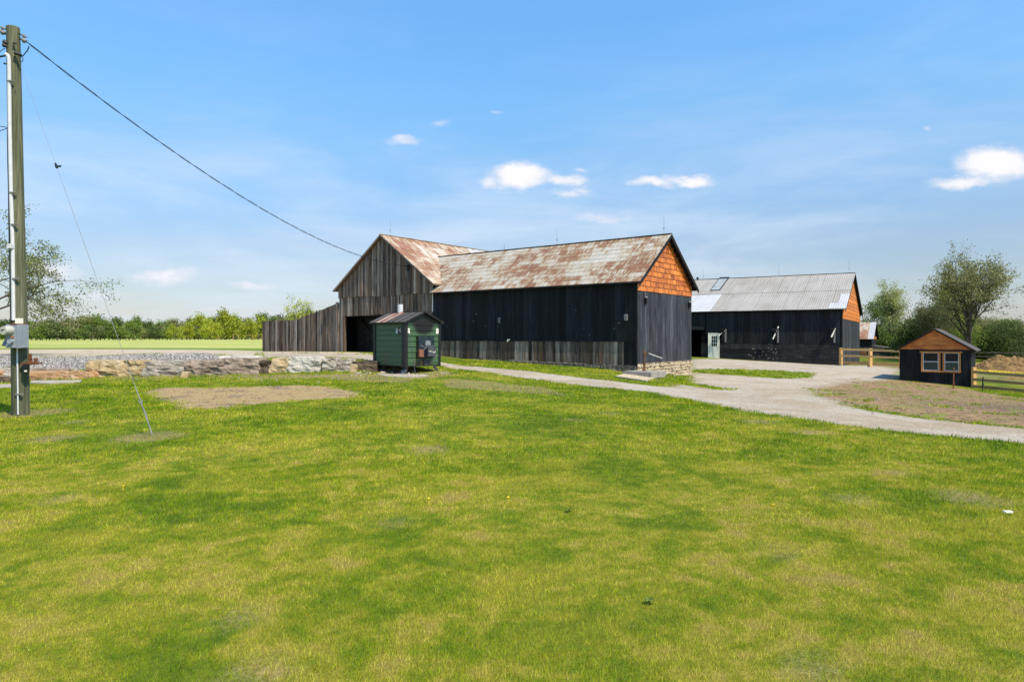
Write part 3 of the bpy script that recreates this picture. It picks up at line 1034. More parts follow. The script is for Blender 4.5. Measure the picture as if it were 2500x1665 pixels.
# drip ledge
MB().box((-LA, -.075, 1.49), (-.0, -.032, 1.53)).obj('drip_ledge', M['black_wood'], A.e)
lowz = lambda x: np.interp(x, [-12.1, 0], [.62, .44])
vboards(fwA, -LA + .02, -.62, lambda x: float(lowz(x)), 1.49, .19, M['grey_wood'], t=.022, rnd=rA, jag=.03)
vboards(fwA, -.62, -.02, lambda x: float(lowz(x)), 1.49, .2, M['black_wood'], t=.022, rnd=rA)
gwA = MB().box((0, 0, 3.66), (.004, WA, 3.67)).obj('gable_wall', M['dark'], A.e)
vboards(gwA, .0, WA, .54, 3.68, .24, M['black_gable_lit'], t=.028, xd=(0, 1, 0), rnd=rA, gap=.006)
MB().box((-.03, -.05, .5), (.035, -.028, 4.0)).obj('corner_board', M['black_wood'], A.e)
b0 = Z_EAVE - .09 + slA * OH
clA = [(-slA, 1, b0), (slA, 1, b0 + slA * WA)]
hboards(gwA, .0, WA, 3.68, 6.45, .235, M['orange_wood'], t=.03, name='shingle', clips=clA, xd=(0, 1, 0), length=.42, rnd=rA, tilt=-.11, lift=.024)
# foundation
fdA = MB().box((-9.5, .02, -.7), (-.02, .1, .6)).box((-.1, .1, -.7), (-.02, WA, .55)).obj('stone_foundation', M['mortar'], A.e)
stones(fdA, -9.5, -.02, lambda x: A.g(x, 0), lambda x: float(lowz(x)) + .02, M['stone_grey_shaded'], (1, 0, 0), (0, 0, 0), (.34, .11), rnd=rA, proud=.04)
stones(fdA, .02, WA, lambda y: A.g(0, y), lambda y: .545, M['stone_warm'], (0, 1, 0), (0, 0, 0), (.27, .14), rnd=rA, proud=.07)
# roof
rfA = MB()
sl_up = Vector((0, 1 / nA, slA / nA))
runA = (WA / 2 + OH) * nA
rfA.prism([(-OH, Z_EAVE - .05), (WA / 2, Z_RIDGE - .05), (WA + OH, Z_EAVE - .05), (WA + OH, Z_EAVE - .012), (WA / 2, Z_RIDGE - .012), (-OH, Z_EAVE - .012)], -LA - .02, .28,
          fn=lambda x, y, z: (y, x, z))
rfA = rfA.obj('roof', M['charred'], A.e)
roof_sheets(rfA, -14.8, .30, runA, 0, tuple(sl_up), (1, 0, 0), (0, -OH, Z_EAVE), 11, .86, M['rust_roof'], rnd=rA,
            xfun=lambda s: -12.12 if s < .55 else -12.4 - (s / runA) * 2.3,
            matfun=lambda a, b, z, r: M['rust_roof'])
sl_bk = Vector((0, -1 / nA, slA / nA))
roof_sheets(rfA, -.30, 14.6, runA, 0, tuple(sl_bk), (-1, 0, 0), (0, WA + OH, Z_EAVE), 1, 3.0, M['rust_roof'], rnd=rA)
MB().box((-14.7, WA / 2 - .09, Z_RIDGE + .008), (.3, WA / 2 + .09, Z_RIDGE + .028)).obj('ridge_cap', M['tin_grey'], rfA)
for yy0, yy1 in ((-OH, WA / 2), (WA + OH, WA / 2)):
    MB().beam((.27, yy0, Z_EAVE - .10), (.27, yy1, Z_RIDGE - .10), .03, .13).obj('fascia', M['black_wood'], rfA)
for q in range(11):
    yv = -OH + .15 + q * .28
    MB().box((.0, yv, Z_EAVE - .17 + slA * (yv + OH)), (.255, yv + .07, Z_EAVE - .09 + slA * (yv + OH))).obj('outlooker', M['black_wood'], rfA)
    MB().box((.0, WA - yv - .07, Z_EAVE - .17 + slA * (yv + OH)), (.255, WA - yv, Z_EAVE - .09 + slA * (yv + OH))).obj('outlooker', M['black_wood'], rfA)
for px in (1621, 1360, 1231):
    x_, z_ = A.front(px, 580, WA / 2)
    rod(A.e, x_, WA / 2, Z_RIDGE + .02, {1621: .8, 1360: .75, 1231: .35}[px])
# lamps and vents
def lamp_box(parent, x, y, z, face, mat, w=.12, h=.28):
    mb = MB()
    if face == 'f':
        mb.box((x - w / 2, y - .12, z - h / 2), (x + w / 2, y - .03, z + h / 2)).box((x - w / 2 - .01, y - .13, z + h * .12), (x + w / 2 + .01, y - .03, z + h * .2)).box((x - w / 2 - .01, y - .13, z - h * .2), (x + w / 2 + .01, y - .03, z - h * .12))
    else:
        mb.box((x + .03, y - w / 2, z - h / 2), (x + .13, y + w / 2, z + h / 2)).box((x + .03, y - w / 2 - .02, z + h * .1), (x + .15, y + w / 2 + .02, z + h * .22)).box((x + .03, y - w / 2 - .02, z - h * .22), (x + .15, y + w / 2 + .02, z - h * .1))
    return mb.obj('wall_lamp', mat, parent)
for px, py in ((1573, 735), (1680, 745)):
    y_, z_ = A.side(px, py)
    o = lamp_box(A.e, 0, y_, z_, 's', M['black_paint'])
    MB().box((.05, y_ - .05, z_ + .15), (.12, y_ + .05, z_ + .17)).obj('lamp_glass', M['white_paint'], o)
for px, py in ((1221.5, 782), (1530, 775)):
    x_, z_ = A.front(px, py)
    o = lamp_box(A.e, x_, 0, z_, 'f', M['steel'], .10 if px < 1300 else .13, .27)
x_, z_ = A.front(1243, 831)
MB().prism([(x_ - .06, z_ - .09), (x_ - .05, z_ + .05), (x_ + .15, z_ + .06)], -.10, -.085).obj('torn_flap', M['white_paint'], A.e)
ch = MB()
for q in range(11):
    xx, zz = rA.uniform(-11.5, -.8), rA.uniform(1.7, 3.2)
    ch.box((xx, -.042, zz), (xx + .012, -.036, zz + rA.uniform(.012, .04)))
tag(ch.obj('paint_chips', M['white_paint'], A.e), kind='stuff')

# ================================================================== BARN B: weathered grey barn
B = Frame('grey_barn', 5.36, 29.0, ANG, 'weathered grey board barn with open doorway and reddish tin roof, joined to the black barn', 'barn')
rB = random.Random(5)
XL, XR, DB = -20.05, -12.1, 14.0
XM = -16.05
ZRb, OHb = 7.53, .30
slB = .713
nB = math.hypot(1, slB)
zE = lambda x: ZRb - slB * abs(x - XM)
OX0, OX1 = -19.62, -14.2          # doorway
opz = 2.96
sh = MB()
sh.box((XL, .02, -.3), (OX0, .1, 4.45)).box((OX1, .02, -.3), (XR, .1, 4.45)).box((OX0, .02, opz), (OX1, .1, 4.45))
sh.prism([(XL, 4.45), (XR, 4.45), (XR, zE(XR) - .1), (XM, ZRb - .1), (XL, zE(XL) - .1)], .02, .1)
sh.prism([(XL, -.3), (XR, -.3), (XR, zE(XR) - .1), (XM, ZRb - .1), (XL, zE(XL) - .1)], DB - .1, DB)
sh.box((XL, .1, -.3), (XL + .08, DB, 4.6)).box((XR - .08, 5.5, -.3), (XR, DB, 4.6))
sh.box((XL + .1, 3.6, 2.9), (XR, 3.7, 6.0))
sh.obj('wall_frame', M['dark'], B.e)
fwB = MB().box((XL, .012, 4.0), (XR, .02, 4.03)).obj('front_wall', M['dark'], B.e)
cB = [(-slB, 1, ZRb - .09 - slB * XM), (slB, 1, ZRb - .09 + slB * XM)]
vboards(fwB, XL, XR, lambda x: 4.03 + .03 * math.sin(x * 1.3), 7.6, .16, M['grey_wood'], t=.03, clips=cB, rnd=rB, lift=.03, jag=.015)
wob = lambda x: opz + .02 * math.sin(x * 1.1) if x < OX1 else B.g(x, 0) - .05
vboards(fwB, XL + .05, OX1, lambda x: (B.g(x, 0) - .05) if x < OX0 - .02 else wob(x), 4.08, .135, M['grey_wood'], t=.025, rnd=rB)
vboards(fwB, OX1, XR - .01, lambda x: B.g(x, 0) - .05, 4.08, .135, M['grey_wood'], t=.025, rnd=rB)
# door posts, header, white corner strip
MB().box((OX0 - .02, -.05, .4), (OX0 + .12, .12, opz)).obj('door_post', M['grey_wood'], B.e)
MB().box((OX0, .0, opz - .05), (OX1, .12, opz + .02)).obj('door_header', M['charred'], B.e)
MB().box((XR - .03, -.065, 3.05), (XR + .02, -.035, 4.15)).obj('corner_strip', M['white_paint'], B.e)
# inside partition of dark boards with open joints, rail and brace
ptn = MB().box((XL + .1, 3.56, 1.85), (XR, 3.6, 1.98)).obj('partition', M['charred'], B.e)
vboards(ptn, XL + .1, XR, lambda x: B.g(x, 3.5) - .05, 4.5, .24, M['charred'], t=.03, origin=(0, 3.55, 0), rnd=rB, gap=.03)
MB().box((XL + .1, 1.2, 1.9), (OX0 + 2.6, 1.26, 2.05)).beam((OX0 + .1, 1.2, 2.9), (OX0 + 1.0, 1.2, 1.95), .05, .1).obj('inner_brace', M['charred'], B.e)
vboards(ptn, XL + .1, OX0 + 2.6, lambda x: B.g(x, 1.3), 2.95, .2, M['charred'], t=.025, origin=(0, 1.3, 0), rnd=rB, gap=.02)
# roof
def roof_b(x, y, z):
    return (x, y, z)
xl, xr = XM - 4.25, XM + 4.25
rfB = MB().prism([(xl, zE(xl) - .06), (XM, ZRb - .06), (xr, zE(xr) - .06), (xr, zE(xr) - .012), (XM, ZRb - .012), (xl, zE(xl) - .012)], -OHb + .03, DB + .2).obj('roof', M['grey_wood'], B.e)
runB = 4.25 * nB
roof_sheets(rfB, -OHb, DB + .2, runB, 0, (-1 / nB, 0, slB / nB), (0, 1, 0), (xr, 0, zE(xr)), 7, .66, M['rust_roof_red'], rnd=rB,
            matfun=lambda a, b, z, r: M['rust_roof_red'] if a < 5.6 else M['rust_roof'] if a < 7 else M['tin_bright'])
for k_ in range(22):   # standing seams
    yv = -OHb + k_ * .66
    MB().beam((xr, yv, zE(xr) + .018), (XM, yv, ZRb + .018), .025, .03).obj('roof_seam', M['rust_roof_red'], rfB)
roof_sheets(rfB, -DB - .2, OHb, runB, 0, (1 / nB, 0, slB / nB), (0, -1, 0), (xl, 0, zE(xl)), 1, 3.0, M['rust_roof'], rnd=rB)
MB().box((XM - .09, -OHb, ZRb + .01), (XM + .09, DB + .2, ZRb + .03)).obj('ridge_cap', M['rust_roof'], rfB)
MB().beam((xl, -OHb + .02, zE(xl) - .06), (XM, -OHb + .02, ZRb - .06), .03, .09).obj('fascia', M['grey_wood'], rfB)
MB().beam((xr, -OHb + .02, zE(xr) - .06), (XM, -OHb + .02, ZRb - .06), .03, .09).obj('fascia', M['grey_wood'], rfB)
rod(B.e, XM, .5, ZRb + .02, .9)
x_, z_ = B.front(999, 650)
MB().box((x_ - .03, -.14, z_ - .28), (x_ + .03, -.05, z_ + .05)).tube([(x_, -.12, z_ + .02), (x_, -.2, z_ + .02)], .03, 6).obj('cable_bracket', M['black_paint'], B.e)

# ---- board wing wall
wing = Frame('board_fence', 5.36, 29.0, ANG, 'tall weathered board fence with sloping top beside the grey barn', 'fence')
top = lambda x: float(np.interp(x, [-28.3, -24.5, -22.3, -20.05], [2.76, 2.80, 3.27, 3.78]))
MB().box((-28.25, .03, 1.2), (-20.06, .10, 1.32)).box((-28.25, .03, 2.3), (-20.06, .10, 2.42)).obj('rail', M['charred'], wing.e)
vboards(wing.e, -28.3, -20.07, lambda x: wing.g(x, 0) - .04, top, .155, M['grey_wood'], t=.028, rnd=rB, origin=(0, .03, 0), jag=.03)
MB().box((-20.3, -.06, .4), (-20.08, -.0, 3.8)).obj('corner_post', M['grey_wood'], wing.e)

# ================================================================== BARN F: far barn with pale tin roof
Fb = Frame('far_black_barn', 25.4, 52.0, math.atan2(-.5215, .853), 'far black barn with pale grey tin roof, skylight and white door across the yard', 'barn')
rF = random.Random(3)
LF, WF = 25.0, 16.0
zeF, zrF = 3.83, 7.23
slF = (zrF - zeF) / (WF / 2 + .3)
nF = math.hypot(1, slF)
f = Fb.front
do0, do1 = f(1684, 807)[0], f(1712, 807)[0]
dz1 = f(1700, 806)[1]
dx0, dx1 = f(1731, 815)[0], f(1755, 815)[0]
dt = f(1743, 814.5)[1]
db = f(1743, 874)[1]
sh = MB()
sh.box((-LF, .02, -1.2), (do0, .1, 3.95)).box((do1, .02, -1.2), (0, .1, 3.95)).box((do0, .02, dz1), (do1, .1, 3.95))
sh.box((-LF, WF - .1, -1.6), (0, WF, 3.9)).prism([(0, -1.2), (WF, -1.6), (WF, 3.9), (WF / 2, 7.1), (0, 3.9)], -.1, -.002, fn=lambda x, y, z: (y, x, z))
sh.prism([(0, -1.2), (WF, -1.6), (WF, 3.9), (WF / 2, 7.1), (0, 3.9)], -LF, -LF + .1, fn=lambda x, y, z: (y, x, z))
sh.obj('wall_frame', M['dark'], Fb.e)
fwF = MB().box((-15.5, .012, 1.1), (0, .02, 1.12)).obj('front_wall', M['dark'], Fb.e)
sk = lambda a, b: (a < dx1 and b > dx0) or (a < do1 and b > do0)
vboards(fwF, -LF, 0, 1.12, 3.95, .34, M['black_wood'], t=.03, rnd=rF, skip=sk)
for (a, b, zb) in ((dx0, dx1, dt), (do0 - .2, do1 + .1, dz1)):
    piece('board', fwF, (0, 0, 0), (1, 0, 0), (0, 0, 1), rect(a - .25, b + .25, zb + .02, 3.95), .026, M['black_wood'])
hboards(fwF, dx1 + .1, -.0, -.45, 1.12, .39, M['charred'], t=.035, length=4.0, rnd=rF)
hboards(fwF, do1, dx0 - .08, -.2, 1.12, .44, M['charred'], t=.035, rnd=rF)
gwF = MB().box((0, 0, 3.06), (.004, WF, 3.08)).obj('gable_wall', M['dark'], Fb.e)
vboards(gwF, 0, WF, -.7, 3.08, .75, M['black_gable_lit'], t=.03, xd=(0, 1, 0), rnd=rF)
bF = zeF - .1 + slF * .3
clF = [(-slF, 1, bF), (slF, 1, bF + slF * WF)]
hboards(gwF, 0, WF, 3.08, 7.2, .30, M['orange_plank'], t=.05, name='shingle_row', clips=clF, xd=(0, 1, 0), rnd=rF, tilt=-.06, lift=.02)
MB().box((-.04, -.06, -.4), (.04, -.035, 3.8)).obj('corner_board', M['black_wood'], Fb.e)
# roof
rfF = MB().prism([(-.3, zeF - .06), (WF / 2, zrF - .06), (WF + .3, zeF - .06), (WF + .3, zeF - .012), (WF / 2, zrF - .012), (-.3, zeF - .012)], -LF, .28, fn=lambda x, y, z: (y, x, z)).obj('roof', M['black_wood'], Fb.e)
runF = (WF / 2 + .3) * nF
upF = (0, 1 / nF, slF / nF)


def slope_at(px, py):
    # intersect the sight line with the near roof slope
    best = None
    for yv in np.linspace(-.3, WF / 2, 400):
        x, z = Fb.front(px, py, yv)
        e = z - (zeF + slF * (yv + .3))
        if best is None or abs(e) < best[0]:
            best = (abs(e), x, (yv + .3) * nF)
    return best[1], best[2]

s00 = slope_at(1733, 711)
s11 = slope_at(1765, 681)
skx0, skx1, sks0, sks1 = min(s00[0], slope_at(1771, 679)[0]) , 0, s00[1], s11[1]
skx0 = s00[0]
skx1 = slope_at(1757, 711)[0]
print('skylight', skx0, skx1, sks0, sks1)


def f_mat(a, b, z, r):
    if r == 0 and b < slope_at(1742, 745)[0] + .3:
        return M['tin_bright']
    return M['tin']
lF = runF * .48
for r_, (s0, s1) in enumerate(((0, lF), (lF, runF))):
    x = .30
    k_ = 0
    while x > -LF:
        w = 1.15 * rF.uniform(.9, 1.1)
        piece('roof_sheet', rfF, (0, -.3, zeF), (1, 0, 0), upF, rect(x - w + .012, x, s0 + (.04 if r_ else -.04), s1), .008, f_mat(x - w, x, s0, r_), lift=.004 + .006 * (k_ % 2) + (.008 if r_ else 0))
        x -= w
        k_ += 1
roof_sheets(rfF, -.3, LF, runF, 0, (0, -1 / nF, slF / nF), (-1, 0, 0), (0, WF + .3, zeF), 1, 4.0, M['tin'], rnd=rF)
MB().box((-LF, WF / 2 - .14, zrF + .012), (.3, WF / 2 + .14, zrF + .035)).obj('ridge_cap', M['tin_grey'], rfF)
piece('flashing', rfF, (0, -.3, zeF), (1, 0, 0), upF, rect(-.95, .3, .05, 1.3), .008, M['tin_bright'], lift=.03)
piece('flashing', rfF, (0, -.3, zeF), (1, 0, 0), upF, rect(-.35, .3, 1.3, 3.4), .008, M['tin_bright'], lift=.028)
skl = piece('skylight', rfF, (0, -.3, zeF), (1, 0, 0), upF, rect(skx0, skx1, sks0, sks1 + .3), .06, M['black_paint'], lift=.02)
M['sky_glass'] = plain('hazy_skylight', (.30, .33, .33), .6, .2, var=.2, scale=3)
piece('skylight_glass', skl, (.08, -.061, .08), (1, 0, 0), (0, 0, 1), rect(0, skx1 - skx0 - .16, 0, (sks1 - sks0) - .35), .01, M['sky_glass'])
for yy0, yy1 in ((-.3, WF / 2), (WF + .3, WF / 2)):
    MB().beam((.27, yy0, zeF - .12), (.27, yy1, zrF - .12), .04, .17).obj('fascia', M['black_wood'], rfF)
for px, hh in ((1717, 1.1), (1902, 1.1), (2073, 1.15)):
    x_, z_ = Fb.front(px, 670, WF / 2)
    rod(Fb.e, x_, WF / 2, zrF + .02, hh)
x_, z_ = Fb.front(1703, 676, WF / 2)
MB().box((x_ - .08, WF / 2 - .08, zrF), (x_ + .08, WF / 2 + .08, zrF + .25)).obj('roof_vent', M['black_paint'], Fb.e)
# white door with nine panes
dr = MB().box((dx0, -.05, db), (dx1, -.012, dt)).obj('door', M['white_paint'], Fb.e)
MB().box((dx0 - .06, -.06, db), (dx0, -.01, dt + .05)).box((dx1, -.06, db), (dx1 + .06, -.01, dt + .05)).box((dx0, -.06, dt), (dx1, -.01, dt + .05)).obj('door_frame', M['white_paint'], Fb.e)
gx0, gx1 = f(1737.5, 820)[0], f(1751.5, 820)[0]
gz1, gz0 = f(1744, 820)[1], f(1744, 846)[1]
for i in range(3):
    for j in range(3):
        a = gx0 + (gx1 - gx0) * i / 3 + .02
        b = gx0 + (gx1 - gx0) * (i + 1) / 3 - .02
        c0 = gz0 + (gz1 - gz0) * j / 3 + .02
        c1 = gz0 + (gz1 - gz0) * (j + 1) / 3 - .02
        MB().box((a, -.056, c0), (b, -.051, c1)).obj('pane', M['glass'], dr)
MB().tube([(dx1 - .09, -.05, db + .85), (dx1 - .09, -.1, db + .85)], .03, 8).obj('handle', M['black_paint'], dr)
MB().box((dx0 + .12, -.054, db + .12), (dx1 - .12, -.051, db + .62)).obj('door_panel', M['white_paint'], dr)
MB().box((dx0 - .1, -.35, db - .12), (dx1 + .1, .0, db)).obj('threshold', M['concrete'], Fb.e)
# sliding track over the opening
MB().box((do0 - .1, -.16, dz1 + .02), (do1 + .25, -.04, dz1 + .32)).obj('track_cover', M['black_paint'], Fb.e)
MB().box((do0, -.3, f(1700, 873)[1] - .15), (do1, .1, f(1700, 873)[1])).obj('sill', M['concrete'], Fb.e)
# three propped shutters: bracket block, upright, white prop
for (px, py, ax, ay, bx_, by_) in ((1765, 806, 1773, 804, 1757, 820), (1892, 806, 1901, 797, 1889, 828), (2034, 805, 2039, 802, 2031, 823)):
    x0_, z0_ = f(px, py)
    xa, za = f(ax, ay)
    xb, zb = f(bx_, by_)
    x1_ = max(xa, xb)
    sv = MB().box((x1_ - .10, -.10, z0_ - 1.0), (x1_ + .02, -.04, z0_ + .05)).obj('shutter_upright', M['steel'], Fb.e)
    MB().box((x0_ - .16, -.42, z0_ - .02), (x1_, -.04, z0_ + .13)).obj('bracket', M['charred'], sv)
    MB().beam((xa, -.12, za), (xb, -.40, zb), .07, .07).obj('prop', M['white_paint'], sv)
    MB().prism([(x1_ - .34, z0_ - .05), (x1_ - .12, z0_ - .05), (x1_ - .12, z0_ - .85)], -.3, -.28).obj('shutter', M['charred'], sv)
ch = MB()
for q in range(30):
    px, py = rF.uniform(1822, 1896), rF.uniform(848, 878)
    x_, z_ = f(px, py)
    ln, an = rF.uniform(.04, .16), rF.uniform(-1, 1)
    ch.beam((x_, -.038, z_), (x_ + ln * math.cos(an), -.038, z_ + ln * math.sin(an)), .02, .035)
tag(ch.obj('paint_chips', M['concrete'], Fb.e), kind='stuff')
fdF = MB().box((-11, .03, -1.2), (0, .09, -.3)).obj('stone_foundation', M['mortar'], Fb.e)
stones(fdF, -11, 0, lambda x: Fb.g(x, 0), lambda x: -.44 + .0 * x, M['stone_grey_shaded'], (1, 0, 0), (0, 0, 0), (.6, .14), rnd=rF, proud=.06)

# ================================================================== distant small barn with lean-to
def small_barn():
    ox, oy, _ = P(2128, 860, 92)
    S = Frame('small_distant_barn', ox, oy, math.atan2(-.56, .83), 'small distant black barn with part rusty, part bright tin roof, behind the far barn', 'barn')
    zb = S.g(0, 0) - .3
    ze = S.front(2116, 828)[1]
    zr = S.front(2128, 787, 3)[1]
    L, Wd = 12.0, 6.0
    sl = (zr - ze) / 3.3
    n = math.hypot(1, sl)
    MB().box((-L, 0, zb), (0, .1, ze)).box((-L, Wd - .1, zb), (0, Wd, ze)).prism([(0, zb), (Wd, zb), (Wd, ze), (Wd / 2, zr - .1), (0, ze)], -.1, 0, fn=lambda x, y, z: (y, x, z)).obj('wall', M['black_wood'], S.e)
    rf = MB().prism([(-.3, ze - .06), (3, zr - .06), (Wd + .3, ze - .06), (Wd + .3, ze), (3, zr), (-.3, ze)], -L, .3, fn=lambda x, y, z: (y, x, z)).obj('roof', M['black_wood'], S.e)
    run = 3.3 * n
    for r in range(7):
        for q in range(6):
            a = -.45 - 1.2 * q
            piece('roof_sheet', rf, (0, -.3, ze), (1, 0, 0), (0, 1 / n, sl / n), rect(a - 1.2, a, run * r / 7 - .02, run * (r + 1) / 7), .01, M['rust_roof_red'], lift=.01)
    piece('roof_sheet', rf, (0, -.3, ze), (1, 0, 0), (0, 1 / n, sl / n), rect(-.45, .3, 0, run), .01, M['tin_bright'], lift=.014)
    MB().box((-L, -.05, ze - 1.9), (-.6, -.01, ze - 1.6)).box((.01, .3, ze), (.04, Wd - .3, ze + .3)).obj('orange_band', M['orange_wood'], S.e)
    MB().prism([(0, ze - 1.0), (9, ze - 2.4), (9, ze - 2.25), (0, ze - .85)], 0, 5).obj('lean_to_roof', M['tin_grey'], S.e)
    MB().box((0, .6, zb), (2.2, .7, ze - 1.3)).box((8.5, .2, zb), (8.65, .35, ze - 2.3)).obj('lean_to_wall', M['black_wood'], S.e)
small_barn()

# ================================================================== coop
CX, CY, _ = P(2371, 944, 34.5)
E = Frame('coop', CX, CY, ANG, 'small black coop with orange gable boards and twin cedar-framed windows', 'shed')
rE = random.Random(9)
xL = E.front(2196, 929)[0]
zbl, zbr = E.front(2196, 930)[1], E.front(2371, 945)[1]
zt = E.front(2283, 866 - 13)[1]
ap = E.front(2292, 803)
print('coop', xL, zbl, zbr, zt, ap)
xm = xL / 2
DE = 3.2
ovh = .22
ev = ap[1] - (ap[1] - E.front(2193, 855)[1])
slE = (ap[1] - ev) / (-xL / 2 + ovh)
zEd = lambda x: ap[1] - slE * abs(x - xm)
sh = MB().prism([(xL, zbl - .1), (0, zbr - .1), (0, zEd(0) - .06), (xm, ap[1] - .06), (xL, zEd(xL) - .06)], .01, .08)
sh.prism([(xL, zbl - .3), (0, zbr - .3), (0, zEd(0) - .06), (xm, ap[1] - .06), (xL, zEd(xL) - .06)], DE - .08, DE)
sh.box((xL, .08, zbl - .4), (xL + .08, DE, zEd(xL) - .03)).box((-.08, .08, zbr - .4), (0, DE, zEd(0) - .03))
sh.obj('wall_frame', M['black_wood'], E.e)
fwE = MB().box((xL, .0, .8), (0, .01, .81)).obj('front_wall', M['dark'], E.e)
zsplit = E.front(2283, 853.5)[1]
w0, wz1 = E.front(2249, 857.7)
w1, _ = E.front(2346, 859.7)
_, wz0 = E.front(2296, 909)
cE = [(-slE, 1, ap[1] - .07 - slE * xm), (slE, 1, ap[1] - .07 + slE * xm)]
mid0 = E.front(2291.5, 860)[0]
mid1 = E.front(2301.5, 860)[0]
vboards(fwE, xL, 0, lambda x: zbl + (zbr - zbl) * (x - xL) / (-xL) + .03, zsplit, .30, M['black_wood'], t=.022, rnd=rE, clips=cE)
hboards(fwE, xL, 0, zsplit, ap[1], .235, M['orange_plank'], t=.022, name='plank', clips=cE, rnd=rE, tilt=-.04, lift=.012)
# two windows in one cedar frame
tr = .085
ww = MB().box((w0 - .06, -.085, wz1 - .07), (w1 + .06, -.03, wz1 + .01))
ww.box((w0, -.075, wz0), (w1, -.03, wz0 + tr))
for a in (w0, mid0, mid1 - .0, w1 - tr):
    ww.box((a, -.07, wz0 + tr), (a + tr, -.03, wz1 - .07))
wo = ww.obj('window_trim', M['cedar'], E.e)
for (a, b) in ((w0 + tr, mid0), (mid1 + tr, w1 - tr)):
    z0_, z1_ = wz0 + tr, wz1 - .07
    zm = (z0_ + z1_) / 2
    wn_ = MB().box((a, -.055, z0_), (a + .03, -.028, z1_)).box((b - .03, -.055, z0_), (b, -.028, z1_)).box((a + .03, -.055, z0_), (b - .03, -.028, z0_ + .03)).box((a + .03, -.055, z1_ - .025), (b - .03, -.028, z1_)).box((a + .03, -.06, zm - .02), (b - .03, -.028, zm + .02)).obj('window', M['pvc'], E.e)
    MB().box((a + .03, -.045, z0_ + .03), (b - .03, -.035, zm - .02)).obj('pane', M['mesh_glass'], wn_)
    MB().box((a + .03, -.045, zm + .02), (b - .03, -.035, z1_ - .025)).obj('pane', M['glass'], wn_)
xlE, xrE = xL - ovh, ovh
rfE = MB().prism([(xlE, zEd(xlE) - .05), (xm, ap[1] - .05), (xrE, zEd(xrE) - .05), (xrE, zEd(xrE)), (xm, ap[1]), (xlE, zEd(xlE))], -.18, DE + .15).obj('roof', M['black_paint'], E.e)
nE = math.hypot(1, slE)
rnE = (-xL / 2 + ovh) * nE
roof_sheets(rfE, -.22, DE + .2, rnE, 0, (-1 / nE, 0, slE / nE), (0, 1, 0), (xrE + .03, 0, zEd(xrE)), 1, .9, M['tin_grey'], rnd=rE)
roof_sheets(rfE, -DE - .2, .22, rnE, 0, (1 / nE, 0, slE / nE), (0, -1, 0), (xlE - .03, 0, zEd(xlE)), 1, .9, M['tin_grey'], rnd=rE)
MB().box((-1.9, -.02, zbr - .12), (-.35, .1, zbr + .05)).obj('foundation_block', M['concrete'], E.e)

# ================================================================== outdoor wood furnace
KX, KY, _ = P(991, 895, 25.7)
K = Frame('outdoor_wood_furnace', KX, KY, math.atan2(-.67, .74), 'green ribbed outdoor wood furnace on black legs with soot-stained front', 'furnace')
LB, WB = 2.0, 1.7
z0k = K.front(990, 894)[1]
z1k = K.front(990, 786)[1]
HB = z1k - z0k
zap = z0k + HB + (K.side(1037, 761, .12)[1] - z1k)
print('furnace', z0k, z1k, zap, K.g(0, 0))
K.e.location.z = 0
body = bpy.data.objects.new('body', make_mesh('body', *(lambda m: (m.v, m.f))(MB().box((-LB, 0, 0), (0, WB, HB))), M['siding']))
COL.objects.link(body)
body.parent = K.e
body.location = (0, 0, z0k)
# heavy ribs every 23 cm on both visible faces
nr = 8
for i in range(nr):
    zz = HB * (i + .62) / (nr + .1)
    MB().prism([(0, -.02), (.028, -.008), (.028, .008), (0, .02)], -LB + .06, -.02, fn=lambda x, y, z: (y, -x, z + zz)).obj('rib', M['siding'], body)
    MB().prism([(0, -.02), (.028, -.008), (.028, .008), (0, .02)], .06, WB - .06, fn=lambda x, y, z: (x, y, z + zz)).obj('rib', M['siding'], body)
gab = MB().prism([(0, HB), (WB, HB), (WB / 2, HB + zap - z1k - .06)], -LB + .01, -.004, fn=lambda x, y, z: (y, x, z)).obj('gable_panel', M['siding'], body)
for (a, b) in ((-.06, 0), (WB - .06, WB)):
    MB().box((-.16, a - .02 if a < 0 else a, z0k - .05), (.035, b if a < 0 else b + .035, z1k + .02)).obj('corner_post', M['black_paint'], K.e)
MB().box((-.02, -.0, z0k - .05), (.036, .07, z1k)).obj('corner_trim', M['black_paint'], K.e)
MB().box((-LB - .03, -.035, z0k - .05), (-LB + .12, .06, z1k + .02)).obj('corner_post', M['black_paint'], K.e)
MB().box((-LB, -.02, z0k - .02), (.02, WB + .02, z0k + .02)).obj('base_frame', M['black_paint'], K.e)
# roof
slK = (zap - z1k) / (WB / 2 + .12)
oK = .14
zr_ = zap
ze_ = zr_ - slK * (WB / 2 + oK)
rfK = MB().prism([(-oK, ze_ - .04), (WB / 2, zr_ - .04), (WB + oK, ze_ - .04), (WB + oK, ze_), (WB / 2, zr_), (-oK, ze_)], -LB - .12, .13, fn=lambda x, y, z: (y, x, z)).obj('roof', M['black_paint'], K.e)
nK = math.hypot(1, slK)
rK = random.Random(2)
for i, mt in enumerate(['tin_grey', 'rust_roof_red', 'rust_roof_red', 'tin_grey', 'tin_grey', 'tin_grey']):
    x0_ = -LB - .12 + i * .375
    sh_ = piece('roof_sheet', rfK, (0, -oK - .02, ze_), (1, 0, 0), (0, 1 / nK, slK / nK), rect(x0_, x0_ + .372, 0, (WB / 2 + oK) * nK), .006, M['black_paint'] if mt == 'tin_dark' else M[mt], lift=.004)
    MB().beam((x0_, -oK - .02, ze_ + .015), (x0_, WB / 2, zr_ + .015), .03, .03).obj('roof_seam', M['black_paint'], rfK)
    piece('roof_sheet', rfK, (0, WB + oK + .02, ze_), (-1, 0, 0), (0, -1 / nK, slK / nK), rect(-x0_ - .372, -x0_, 0, (WB / 2 + oK) * nK), .006, M['tin_grey'], lift=.004)
